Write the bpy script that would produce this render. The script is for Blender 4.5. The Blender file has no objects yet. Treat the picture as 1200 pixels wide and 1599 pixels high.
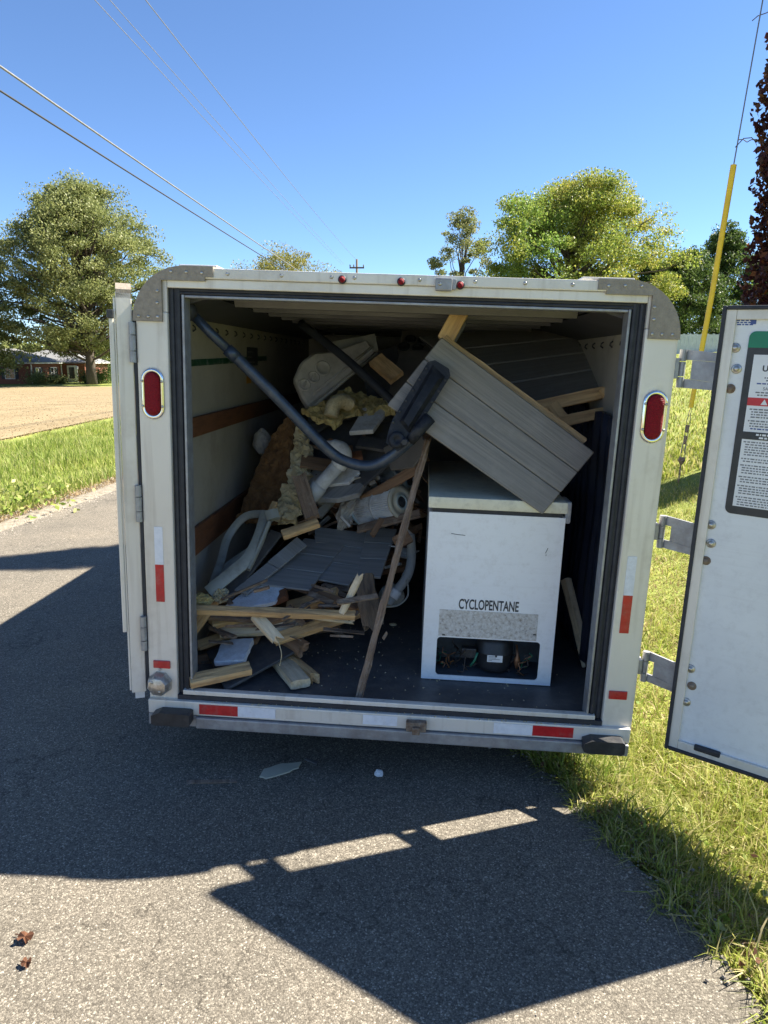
import bpy, bmesh, math, random
import numpy as np
from mathutils import Vector, Matrix
random.seed(7); rng = np.random.default_rng(7)
R_ = math.radians
scene = bpy.context.scene
col = scene.collection

# ------------------------------------------------------------------ camera, sky, sun, exposure
CAM_H = 1.645
PITCH = math.atan(236.5 / 1100.0)
cam_d = bpy.data.cameras.new('camera'); cam = bpy.data.objects.new('camera', cam_d); col.objects.link(cam)
cam_d.sensor_fit = 'VERTICAL'; cam_d.sensor_height = 36.0; cam_d.lens = 36.0 * 1100.0 / 1599.0
cam_d.clip_start = 0.05; cam_d.clip_end = 3000
cam.location = (0, 0, CAM_H); cam.rotation_euler = (math.pi / 2 - PITCH, 0, 0)
scene.camera = cam
SUN_AZ, SUN_EL = 73.8, 46.2            # azimuth measured from +Y towards +X
world = bpy.data.worlds.new('World'); scene.world = world; world.use_nodes = True
wn = world.node_tree; bgn = wn.nodes['Background']
sky = wn.nodes.new('ShaderNodeTexSky'); sky.sky_type = 'NISHITA'; sky.sun_disc = False
sky.sun_elevation = R_(SUN_EL); sky.sun_rotation = R_(SUN_AZ)
sky.air_density = 0.75; sky.dust_density = 0.0; sky.ozone_density = 7.0; sky.altitude = 0
wn.links.new(sky.outputs[0], bgn.inputs[0]); bgn.inputs[1].default_value = 0.060
sun_d = bpy.data.lights.new('sun', 'SUN'); sun = bpy.data.objects.new('sun', sun_d); col.objects.link(sun)
sun_d.energy = 5.0; sun_d.angle = R_(0.53); sun_d.color = (1.0, 0.93, 0.81)
sd = Vector((math.cos(R_(SUN_EL)) * math.sin(R_(SUN_AZ)), math.cos(R_(SUN_EL)) * math.cos(R_(SUN_AZ)), math.sin(R_(SUN_EL))))
sun.rotation_euler = sd.to_track_quat('Z', 'Y').to_euler(); sun.location = (8, 2, 12)
scene.view_settings.view_transform = 'Standard'; scene.view_settings.look = 'None'
scene.view_settings.gamma = 1.0; scene.view_settings.exposure = 1.95; scene.view_settings.use_curve_mapping = False
scene.render.engine = 'CYCLES'
scene.cycles.use_denoising = True
scene.cycles.max_bounces = 8

# ------------------------------------------------------------------ frames: trailer-local space, pixel rays
TR = Matrix(((0.99749, 0.06074, 0.03633), (-0.06069, 0.99815, -0.00257), (-0.03642, 0.00036, 0.99934)))
TO = Vector((0.0, 2.54991, 0.1842))
TM = Matrix.Translation(TO) @ TR.to_4x4()
TMI = TM.inverted()
CP, SP = math.cos(PITCH), math.sin(PITCH)
def ray(px, py):                      # world direction of a photo pixel
    x, y = (px - 600) / 1100.0, (py - 799.5) / 1100.0
    return Vector((x, CP - SP * y, -SP - CP * y))
CL = TMI @ Vector((0, 0, CAM_H))      # camera in the trailer frame
def _lr(px, py): return TR.inverted() @ ray(px, py)
def at(px, py, ly):                   # trailer-local point at depth ly behind the rear face
    r = _lr(px, py); return CL + r * ((ly - CL.y) / r.y)
def fl(px, py, lz=0.132):             # ... at height lz above the bumper base
    r = _lr(px, py); return CL + r * ((lz - CL.z) / r.z)
def wl(px, py, lx):
    r = _lr(px, py); return CL + r * ((lx - CL.x) / r.x)
def wd(px, py, y):                    # world point at distance y
    r = ray(px, py); return Vector((0, 0, CAM_H)) + r * (y / r.y)
def gd(px, py, z=0.0):
    r = ray(px, py); return Vector((0, 0, CAM_H)) + r * ((z - CAM_H) / r.z)

# ------------------------------------------------------------------ materials
def ramp(nt, stops):
    n = nt.nodes.new('ShaderNodeValToRGB'); e = n.color_ramp.elements
    while len(e) < len(stops): e.new(0.5)
    for i, (p, c) in enumerate(stops): e[i].position = p; e[i].color = (*c, 1)
    return n
MATS = {}
def mat(name, c1, c2=None, scale=6, stretch=(1, 1, 1), rough=0.6, metal=0.0, bump=0.0, bscale=40, dirt=None, island=None,
        spec=0.5, lo=0.35, hi=0.65, trans=0.0, detail=6, coat=0.0, distort=0.0, streak=None):
    m = bpy.data.materials.new(name); m.use_nodes = True; nt = m.node_tree; L = nt.links.new
    b = nt.nodes['Principled BSDF']; b.inputs['Roughness'].default_value = rough; b.inputs['Metallic'].default_value = metal
    b.inputs['Specular IOR Level'].default_value = spec; b.inputs['Coat Weight'].default_value = coat
    tc = nt.nodes.new('ShaderNodeTexCoord'); oi = nt.nodes.new('ShaderNodeObjectInfo')
    off = nt.nodes.new('ShaderNodeVectorMath'); off.operation = 'SCALE'; off.inputs[0].default_value = (17, 31, 11); L(oi.outputs['Random'], off.inputs['Scale'])
    add = nt.nodes.new('ShaderNodeVectorMath'); add.operation = 'ADD'; L(tc.outputs['Object'], add.inputs[0]); L(off.outputs[0], add.inputs[1])
    mp = nt.nodes.new('ShaderNodeMapping'); L(add.outputs[0], mp.inputs[0]); mp.inputs['Scale'].default_value = [scale * s for s in stretch]
    no = nt.nodes.new('ShaderNodeTexNoise'); L(mp.outputs[0], no.inputs['Vector']); no.inputs['Scale'].default_value = 1; no.inputs['Detail'].default_value = detail
    no.inputs['Roughness'].default_value = 0.62; no.inputs['Distortion'].default_value = distort
    c2 = c2 or tuple(x * 0.8 for x in c1)
    rp = ramp(nt, [(lo, c1), (hi, c2)]); L(no.outputs['Fac'], rp.inputs[0]); out = rp.outputs[0]
    if island:
        ge = nt.nodes.new('ShaderNodeNewGeometry'); r2 = ramp(nt, [(i / max(1, len(island) - 1), c) for i, c in enumerate(island)])
        L(ge.outputs['Random Per Island'], r2.inputs[0])
        mx = nt.nodes.new('ShaderNodeMix'); mx.data_type = 'RGBA'; mx.blend_type = 'MULTIPLY'; mx.inputs['Factor'].default_value = 1
        L(out, mx.inputs['A']); L(r2.outputs[0], mx.inputs['B']); out = mx.outputs['Result']
    if dirt:
        dc, amt, ds = dirt
        n2 = nt.nodes.new('ShaderNodeTexNoise'); L(add.outputs[0], n2.inputs['Vector']); n2.inputs['Scale'].default_value = ds; n2.inputs['Detail'].default_value = 9
        n2.inputs['Roughness'].default_value = 0.7
        r3 = ramp(nt, [(0.5, (0, 0, 0)), (0.72, (amt, amt, amt))]); L(n2.outputs['Fac'], r3.inputs[0])
        mx = nt.nodes.new('ShaderNodeMix'); mx.data_type = 'RGBA'; L(r3.outputs[0], mx.inputs['Factor']); L(out, mx.inputs['A']); mx.inputs['B'].default_value = (*dc, 1)
        out = mx.outputs['Result']
    if streak:
        sc, amt = streak[:2]
        m9 = nt.nodes.new('ShaderNodeMapping'); L(add.outputs[0], m9.inputs[0]); m9.inputs['Scale'].default_value = streak[2] if len(streak) > 2 else (30, 30, 1.6)
        n9 = nt.nodes.new('ShaderNodeTexNoise'); L(m9.outputs[0], n9.inputs['Vector']); n9.inputs['Scale'].default_value = 1; n9.inputs['Detail'].default_value = 6
        r9 = ramp(nt, [(0.54, (0, 0, 0)), (0.78, (amt, amt, amt))]); L(n9.outputs['Fac'], r9.inputs[0])
        mx = nt.nodes.new('ShaderNodeMix'); mx.data_type = 'RGBA'; L(r9.outputs[0], mx.inputs['Factor']); L(out, mx.inputs['A']); mx.inputs['B'].default_value = (*sc, 1); out = mx.outputs['Result']
    L(out, b.inputs['Base Color'])
    if bump:
        n3 = nt.nodes.new('ShaderNodeTexNoise'); mp2 = nt.nodes.new('ShaderNodeMapping'); L(add.outputs[0], mp2.inputs[0]); mp2.inputs['Scale'].default_value = [bscale * s for s in stretch]
        L(mp2.outputs[0], n3.inputs['Vector']); n3.inputs['Scale'].default_value = 1; n3.inputs['Detail'].default_value = 5
        bp = nt.nodes.new('ShaderNodeBump'); bp.inputs['Strength'].default_value = bump; bp.inputs['Distance'].default_value = 0.01
        L(n3.outputs['Fac'], bp.inputs['Height']); L(bp.outputs[0], b.inputs['Normal'])
    if trans:
        tr = nt.nodes.new('ShaderNodeBsdfTranslucent'); L(out, tr.inputs[0]); mxs = nt.nodes.new('ShaderNodeMixShader'); mxs.inputs[0].default_value = trans
        L(b.outputs[0], mxs.inputs[1]); L(tr.outputs[0], mxs.inputs[2]); L(mxs.outputs[0], nt.nodes['Material Output'].inputs[0])
    MATS[name] = m; return m
mat('alu_white', (0.74, 0.70, 0.63), (0.66, 0.615, 0.535), 2.0, (1, 1, .5), 0.42, 0.15, 0.05, 60, dirt=((0.36, 0.30, 0.23), 0.4, 5), streak=((0.30, 0.24, 0.18), 0.45))
mat('cap_metal', (0.33, 0.285, 0.225), (0.25, 0.213, 0.168), 60, rough=0.6, metal=0.35, bump=0.25, bscale=300)
mat('screw_metal', (0.55, 0.53, 0.5), (0.35, 0.32, 0.28), 80, rough=0.35, metal=0.8)
mat('rusty', (0.16, 0.09, 0.05), (0.3, 0.25, 0.2), 50, rough=0.75, metal=0.3, bump=0.3, bscale=200)
mat('chrome', (0.8, 0.8, 0.78), (0.7, 0.69, 0.66), 20, rough=0.12, metal=1.0)
mat('galvanised', (0.36, 0.37, 0.38), (0.26, 0.26, 0.27), 25, rough=0.5, metal=0.5, bump=0.1, bscale=120, dirt=((0.2, 0.16, 0.13), 0.5, 9))
mat('rubber', (0.016, 0.018, 0.024), (0.03, 0.032, 0.04), 30, rough=0.6, bump=0.1, bscale=150)
mat('black_plastic', (0.018, 0.018, 0.02), (0.035, 0.035, 0.037), 25, rough=0.45, bump=0.1, bscale=150, dirt=((0.2, 0.19, 0.17), 0.25, 14))
mat('red_tape', (0.55, 0.015, 0.02), (0.42, 0.01, 0.015), 30, rough=0.35, dirt=((0.3, 0.2, 0.16), 0.4, 22))
mat('white_tape', (0.78, 0.79, 0.82), (0.68, 0.7, 0.74), 30, rough=0.35, dirt=((0.4, 0.36, 0.3), 0.35, 22))
mat('red_lens', (0.26, 0.002, 0.010), (0.16, 0.001, 0.006), 160, rough=0.5, bump=0.6, bscale=260, spec=0.25)
mat('lining', (0.43, 0.39, 0.335), (0.34, 0.308, 0.26), 2.5, rough=0.55, dirt=((0.25, 0.2, 0.15), 0.55, 7))
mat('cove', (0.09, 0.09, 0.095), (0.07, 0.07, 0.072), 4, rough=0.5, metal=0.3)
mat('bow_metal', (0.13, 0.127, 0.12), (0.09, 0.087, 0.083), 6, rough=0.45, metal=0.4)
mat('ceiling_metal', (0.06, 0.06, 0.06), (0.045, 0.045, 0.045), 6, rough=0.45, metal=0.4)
mat('deck', (0.065, 0.065, 0.067), (0.10, 0.098, 0.096), 7, rough=0.48, bump=0.15, bscale=60, dirt=((0.22, 0.2, 0.18), 0.45, 16))
mat('rail_wood', (0.19, 0.075, 0.034), (0.12, 0.048, 0.022), 9, (6, 1, 6), 0.6, bump=0.2, bscale=40)
mat('green_print', (0.006, 0.07, 0.03), (0.005, 0.05, 0.022), 30, rough=0.45, dirt=((0.4, 0.4, 0.36), 0.6, 30))
mat('dark_print', (0.02, 0.022, 0.024), (0.035, 0.036, 0.04), 30, rough=0.45)
mat('orange_print', (0.55, 0.25, 0.02), rough=0.5)
mat('door_white', (0.75, 0.76, 0.76), (0.66, 0.67, 0.68), 3, rough=0.38, bump=0.05, bscale=30, dirt=((0.3, 0.28, 0.27), 0.18, 34), streak=((0.45, 0.44, 0.43), 0.13, (4, 4, 80)))
mat('sheet_white', (0.78, 0.78, 0.78), (0.72, 0.72, 0.72), 8, rough=0.4)
mat('ink', (0.05, 0.05, 0.055), rough=0.6); mat('ink_blue', (0.06, 0.1, 0.3), rough=0.6); mat('ink_grey', (0.2, 0.2, 0.21), rough=0.6); mat('ink_white', (0.8, 0.8, 0.8), rough=0.5)
mat('red_print', (0.6, 0.02, 0.03), rough=0.4); mat('green_band', (0.0, 0.2, 0.1), (0.0, 0.17, 0.085), 10, rough=0.4)
mat('freezer_white', (0.86, 0.86, 0.86), (0.82, 0.82, 0.82), 2, rough=0.32, bump=0.08, bscale=7, dirt=((0.40, 0.35, 0.29), 0.2, 34), streak=((0.45, 0.42, 0.38), 0.10, (5, 5, 60)))
mat('freezer_lid', (0.78, 0.73, 0.56), (0.68, 0.62, 0.45), 6, rough=0.4, dirt=((0.25, 0.22, 0.17), 0.45, 18))
mat('rust_label', (0.66, 0.63, 0.59), (0.48, 0.42, 0.35), 70, rough=0.8, dirt=((0.12, 0.07, 0.04), 0.9, 60), lo=0.4, hi=0.7)
mat('compartment', (0.10, 0.12, 0.13), (0.06, 0.07, 0.08), 12, rough=0.6, dirt=((0.05, 0.03, 0.02), 0.8, 14))
mat('compressor', (0.02, 0.021, 0.023), (0.03, 0.03, 0.032), 20, rough=0.4)
mat('wire_dark', (0.02, 0.02, 0.02), (0.06, 0.04, 0.03), 20, rough=0.6); mat('wire_green', (0.03, 0.18, 0.1), rough=0.5); mat('copper', (0.25, 0.12, 0.06), rough=0.45, metal=0.6)
mat('pine', (0.72, 0.48, 0.23), (0.45, 0.27, 0.125), 3.0, (1, 14, 14), 0.65, bump=0.4, bscale=10, dirt=((0.18, 0.11, 0.06), 0.5, 9))
mat('pine_pale', (0.80, 0.66, 0.45), (0.58, 0.45, 0.28), 3.0, (1, 14, 14), 0.7, bump=0.25, bscale=10, dirt=((0.2, 0.15, 0.1), 0.6, 9))
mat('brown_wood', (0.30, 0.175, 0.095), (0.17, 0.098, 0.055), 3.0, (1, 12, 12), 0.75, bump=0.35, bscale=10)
mat('weathered', (0.27, 0.185, 0.125), (0.10, 0.066, 0.045), 3.0, (1, 16, 16), 0.85, bump=0.5, bscale=12, dirt=((0.5, 0.46, 0.4), 0.35, 22))
mat('rotten', (0.16, 0.115, 0.08), (0.06, 0.045, 0.035), 5.0, (1, 8, 8), 0.95, bump=1.0, bscale=14)
mat('skirt_grey', (0.25, 0.227, 0.196), (0.185, 0.168, 0.146), 2.2, (1, 26, 26), 0.58, bump=0.25, bscale=5, dirt=((0.36, 0.33, 0.29), 0.3, 9))
mat('skirt_dark', (0.30, 0.29, 0.275), (0.215, 0.207, 0.197), 2.2, (1, 22, 22), 0.5, bump=0.2, bscale=5, dirt=((0.3, 0.28, 0.25), 0.3, 12))
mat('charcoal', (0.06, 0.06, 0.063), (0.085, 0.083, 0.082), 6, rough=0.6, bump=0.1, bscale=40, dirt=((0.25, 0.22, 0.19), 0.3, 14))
mat('styrofoam', (0.76, 0.78, 0.8), (0.66, 0.67, 0.68), 30, rough=0.8, bump=0.5, bscale=120, dirt=((0.3, 0.27, 0.22), 0.5, 16))
mat('foam_cream', (0.62, 0.53, 0.34), (0.5, 0.4, 0.22), 18, rough=0.9, bump=0.9, bscale=45, dirt=((0.25, 0.17, 0.08), 0.5, 14))
mat('foam_yellow', (0.58, 0.46, 0.19), (0.42, 0.31, 0.12), 16, rough=0.9, bump=0.8, bscale=50)
mat('foam_brown', (0.20, 0.105, 0.042), (0.115, 0.055, 0.02), 22, rough=0.95, bump=1.0, bscale=60)
mat('clear_plastic', (0.44, 0.45, 0.40), (0.32, 0.33, 0.29), 7, rough=0.3, trans=0.35, dirt=((0.16, 0.13, 0.09), 0.6, 12))
mat('shell_grey', (0.50, 0.465, 0.41), (0.40, 0.37, 0.325), 6, rough=0.45, dirt=((0.12, 0.1, 0.08), 0.4, 12))
mat('shell_brown', (0.17, 0.15, 0.13), (0.13, 0.115, 0.1), 14, rough=0.5)
mat('pvc', (0.62, 0.62, 0.61), (0.50, 0.49, 0.47), 8, rough=0.5, bump=0.1, bscale=40, dirt=((0.2, 0.16, 0.11), 0.75, 11))
mat('filter_white', (0.62, 0.63, 0.63), (0.48, 0.47, 0.45), 12, rough=0.8, dirt=((0.16, 0.13, 0.1), 0.6, 12))
mat('filter_cap', (0.36, 0.44, 0.44), (0.27, 0.33, 0.33), 12, rough=0.5)
mat('filter_rim', (0.5, 0.47, 0.36), rough=0.5)
mat('blue_steel', (0.045, 0.062, 0.092), (0.03, 0.042, 0.062), 9, rough=0.38, metal=0.3, dirt=((0.3, 0.29, 0.27), 0.2, 24))
mat('black_steel', (0.018, 0.02, 0.026), (0.03, 0.032, 0.036), 9, rough=0.5)
mat('bracket', (0.010, 0.012, 0.018), (0.018, 0.02, 0.026), 14, spec=0.25, rough=0.55, bump=0.1, bscale=40, dirt=((0.2, 0.19, 0.18), 0.22, 16))
mat('tarp', (0.03, 0.036, 0.06), (0.018, 0.022, 0.038), 5, rough=0.4, bump=0.2, bscale=30)
mat('hose_grey', (0.3, 0.3, 0.28), (0.22, 0.22, 0.2), 10, rough=0.5)
mat('yellow_guard', (0.72, 0.48, 0.01), (0.62, 0.40, 0.01), 6, rough=0.4)
mat('cable_dark', (0.03, 0.03, 0.032), rough=0.6); mat('cable_grey', (0.2, 0.2, 0.2), (0.13, 0.13, 0.13), 10, rough=0.5)
mat('steel_wire', (0.22, 0.22, 0.22), rough=0.5, metal=0.5)
mat('pole_wood', (0.13, 0.1, 0.075), (0.08, 0.06, 0.045), 4, (8, 8, 1), 0.9, bump=0.5, bscale=12)
mat('bark', (0.11, 0.088, 0.068), (0.055, 0.042, 0.032), 4, (3, 3, 1), 0.95, bump=0.6, bscale=8)
mat('brick_wall', (0.23, 0.085, 0.055), (0.17, 0.06, 0.04), 14, (1, 1, 4), 0.9, bump=0.3, bscale=20)
mat('roof_shingle', (0.2, 0.2, 0.2), (0.14, 0.14, 0.145), 3, (1, 1, 5), 0.9)
mat('trim_white', (0.75, 0.74, 0.71), (0.68, 0.67, 0.64), 3, rough=0.5)
mat('window_glass', (0.05, 0.055, 0.06), rough=0.06, spec=0.8); mat('shutter', (0.015, 0.015, 0.018), rough=0.6)
mat('white_fence', (0.5, 0.52, 0.55), (0.42, 0.44, 0.47), 3, rough=0.6)  # white boards, colour darkened to carry the shade under the trees
mat('tyre', (0.02, 0.02, 0.021), (0.03, 0.03, 0.03), 30, rough=0.8)
mat('dry_leaf', (0.13, 0.05, 0.02), (0.075, 0.03, 0.014), 40, rough=0.8, trans=0.2)
mat('stone', (0.36, 0.32, 0.27), (0.27, 0.24, 0.2), 20, rough=0.9, island=((0.5, 0.5, 0.5), (1, 1, 1), (0.75, 0.72, 0.68)))
mat('grass_blade', (1, 1, 1), (0.85, 0.85, 0.85), 0.6, rough=0.55, trans=0.4, spec=0.25,
    island=((0.16, 0.21, 0.03), (0.25, 0.30, 0.045), (0.33, 0.36, 0.07), (0.42, 0.40, 0.12), (0.58, 0.49, 0.26)))
mat('grass_lush', (0.95, 1, 0.95), (0.75, 0.85, 0.75), 0.5, rough=0.55, trans=0.4, spec=0.25,
    island=((0.16, 0.22, 0.035), (0.24, 0.30, 0.055), (0.32, 0.36, 0.08), (0.42, 0.41, 0.12), (0.58, 0.50, 0.25)))
mat('straw', (1, 1, 1), (0.85, 0.8, 0.75), 0.6, rough=0.7, trans=0.2, island=((0.30, 0.215, 0.11), (0.38, 0.28, 0.15), (0.23, 0.15, 0.07)))
LEAF = dict(rough=0.5, trans=0.45, spec=0.3)
mat('leaf_olive', (1, 1, 1), (0.8, 0.85, 0.8), 0.25, island=((0.12, 0.145, 0.045), (0.19, 0.215, 0.07), (0.26, 0.28, 0.10), (0.34, 0.34, 0.14)), **LEAF)
mat('leaf_yellow', (1, 1, 1), (0.9, 0.85, 0.8), 0.3, island=((0.17, 0.19, 0.04), (0.25, 0.25, 0.06), (0.30, 0.26, 0.07), (0.16, 0.18, 0.05)), **LEAF)
mat('leaf_mixed', (0.74, 0.97, 0.8), (1.2, 1.0, 0.78), 0.16, island=((0.14, 0.19, 0.04), (0.21, 0.27, 0.055), (0.28, 0.32, 0.075), (0.34, 0.33, 0.09)), **LEAF)
mat('leaf_pale', (1, 1, 1), (0.85, 0.9, 0.8), 0.3, island=((0.15, 0.18, 0.06), (0.22, 0.24, 0.09), (0.26, 0.24, 0.09)), **LEAF)
mat('leaf_dark', (1, 1, 1), (0.8, 0.9, 0.8), 0.25, island=((0.05, 0.085, 0.022), (0.08, 0.12, 0.03), (0.12, 0.16, 0.04)), **LEAF)
mat('leaf_vine', (1, 1, 1), (0.8, 0.75, 0.8), 0.8, island=((0.035, 0.014, 0.016), (0.06, 0.018, 0.02), (0.085, 0.026, 0.022), (0.05, 0.03, 0.025), (0.2, 0.07, 0.02)), **LEAF)

def ground_mat(name, stops, scale, grain=None, bump=0.3, bscale=30, rough=0.95, stretch=(1, 1, 1)):
    m = bpy.data.materials.new(name); m.use_nodes = True; nt = m.node_tree; L = nt.links.new; b = nt.nodes['Principled BSDF']
    b.inputs['Roughness'].default_value = rough; b.inputs['Specular IOR Level'].default_value = 0.25
    tc = nt.nodes.new('ShaderNodeTexCoord'); mp = nt.nodes.new('ShaderNodeMapping'); L(tc.outputs['Object'], mp.inputs[0]); mp.inputs['Scale'].default_value = stretch
    a = nt.nodes.new('ShaderNodeTexNoise'); L(mp.outputs[0], a.inputs['Vector']); a.inputs['Scale'].default_value = scale; a.inputs['Detail'].default_value = 12; a.inputs['Roughness'].default_value = 0.75
    r = ramp(nt, stops); L(a.outputs['Fac'], r.inputs[0]); L(r.outputs[0], b.inputs['Base Color'])
    n = nt.nodes.new('ShaderNodeTexNoise'); L(tc.outputs['Object'], n.inputs['Vector']); n.inputs['Scale'].default_value = bscale; n.inputs['Detail'].default_value = 6
    bp = nt.nodes.new('ShaderNodeBump'); bp.inputs['Strength'].default_value = bump; bp.inputs['Distance'].default_value = 0.05; L(n.outputs['Fac'], bp.inputs['Height']); L(bp.outputs[0], b.inputs['Normal'])
    MATS[name] = m; return m
ground_mat('turf', [(0.3, (0.15, 0.12, 0.05)), (0.45, (0.17, 0.20, 0.045)), (0.6, (0.24, 0.27, 0.06)), (0.75, (0.33, 0.29, 0.11))], 1.2)
ground_mat('stubble_soil', [(0.25, (0.14, 0.106, 0.055)), (0.42, (0.205, 0.158, 0.088)), (0.62, (0.25, 0.196, 0.112)), (0.8, (0.19, 0.175, 0.07))], 0.5, bump=0.3, bscale=6)
ground_mat('grit', [(0.3, (0.14, 0.115, 0.08)), (0.5, (0.26, 0.225, 0.17)), (0.7, (0.36, 0.32, 0.26))], 14, bump=0.6, bscale=80)

def asphalt():
    m = bpy.data.materials.new('asphalt'); m.use_nodes = True; nt = m.node_tree; L = nt.links.new; b = nt.nodes['Principled BSDF']
    b.inputs['Specular IOR Level'].default_value = 0.15
    tc = nt.nodes.new('ShaderNodeTexCoord')
    wob = nt.nodes.new('ShaderNodeTexNoise'); L(tc.outputs['Object'], wob.inputs['Vector']); wob.inputs['Scale'].default_value = 140
    mxv = nt.nodes.new('ShaderNodeVectorMath'); mxv.operation = 'SCALE'; mxv.inputs['Scale'].default_value = 0.009; L(wob.outputs['Color'], mxv.inputs[0])
    ad = nt.nodes.new('ShaderNodeVectorMath'); ad.operation = 'ADD'; L(tc.outputs['Object'], ad.inputs[0]); L(mxv.outputs[0], ad.inputs[1])
    v = nt.nodes.new('ShaderNodeTexVoronoi'); L(ad.outputs[0], v.inputs['Vector']); v.inputs['Scale'].default_value = 210
    sx = nt.nodes.new('ShaderNodeSeparateColor'); L(v.outputs['Color'], sx.inputs[0])
    rs = ramp(nt, [(0.0, (0.115, 0.103, 0.084)), (0.3, (0.162, 0.145, 0.119)), (0.7, (0.212, 0.19, 0.156)), (0.92, (0.30, 0.27, 0.222)), (1.0, (0.46, 0.415, 0.345))]); L(sx.outputs[0], rs.inputs[0])
    rd = ramp(nt, [(0.2, (1, 1, 1)), (0.75, (0.6, 0.59, 0.58))]); L(v.outputs['Distance'], rd.inputs[0])
    m1 = nt.nodes.new('ShaderNodeMix'); m1.data_type = 'RGBA'; m1.blend_type = 'MULTIPLY'; m1.inputs['Factor'].default_value = 1; L(rs.outputs[0], m1.inputs['A']); L(rd.outputs[0], m1.inputs['B'])
    n = nt.nodes.new('ShaderNodeTexNoise'); L(tc.outputs['Object'], n.inputs['Vector']); n.inputs['Scale'].default_value = 1.1; n.inputs['Detail'].default_value = 12; n.inputs['Roughness'].default_value = 0.68
    rn = ramp(nt, [(0.26, (0.62, 0.62, 0.63)), (0.42, (0.92, 0.92, 0.91)), (0.55, (1.02, 1.01, 0.99)), (0.74, (1.25, 1.21, 1.14))]); L(n.outputs['Fac'], rn.inputs[0])
    m2 = nt.nodes.new('ShaderNodeMix'); m2.data_type = 'RGBA'; m2.blend_type = 'MULTIPLY'; m2.inputs['Factor'].default_value = 1; L(m1.outputs['Result'], m2.inputs['A']); L(rn.outputs[0], m2.inputs['B'])
    # sparse hairline cracks
    vc = nt.nodes.new('ShaderNodeTexVoronoi'); vc.feature = 'DISTANCE_TO_EDGE'; vc.inputs['Scale'].default_value = 0.8
    n4 = nt.nodes.new('ShaderNodeTexNoise'); n4.inputs['Scale'].default_value = 3; n4.inputs['Detail'].default_value = 8; L(tc.outputs['Object'], n4.inputs['Vector'])
    a4 = nt.nodes.new('ShaderNodeVectorMath'); a4.operation = 'ADD'; L(tc.outputs['Object'], a4.inputs[0]); L(n4.outputs['Color'], a4.inputs[1]); L(a4.outputs[0], vc.inputs['Vector'])
    rc = ramp(nt, [(0.0, (0.4, 0.4, 0.4)), (0.009, (1, 1, 1))]); L(vc.outputs['Distance'], rc.inputs[0])
    m3 = nt.nodes.new('ShaderNodeMix'); m3.data_type = 'RGBA'; m3.blend_type = 'MULTIPLY'; m3.inputs['Factor'].default_value = 0.6; L(m2.outputs['Result'], m3.inputs['A']); L(rc.outputs[0], m3.inputs['B'])
    L(m3.outputs['Result'], b.inputs['Base Color']); b.inputs['Roughness'].default_value = 0.85
    bp = nt.nodes.new('ShaderNodeBump'); bp.invert = True; bp.inputs['Strength'].default_value = 0.55; bp.inputs['Distance'].default_value = 0.003; L(v.outputs['Distance'], bp.inputs['Height']); L(bp.outputs[0], b.inputs['Normal'])
    MATS['asphalt'] = m
asphalt()

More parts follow.
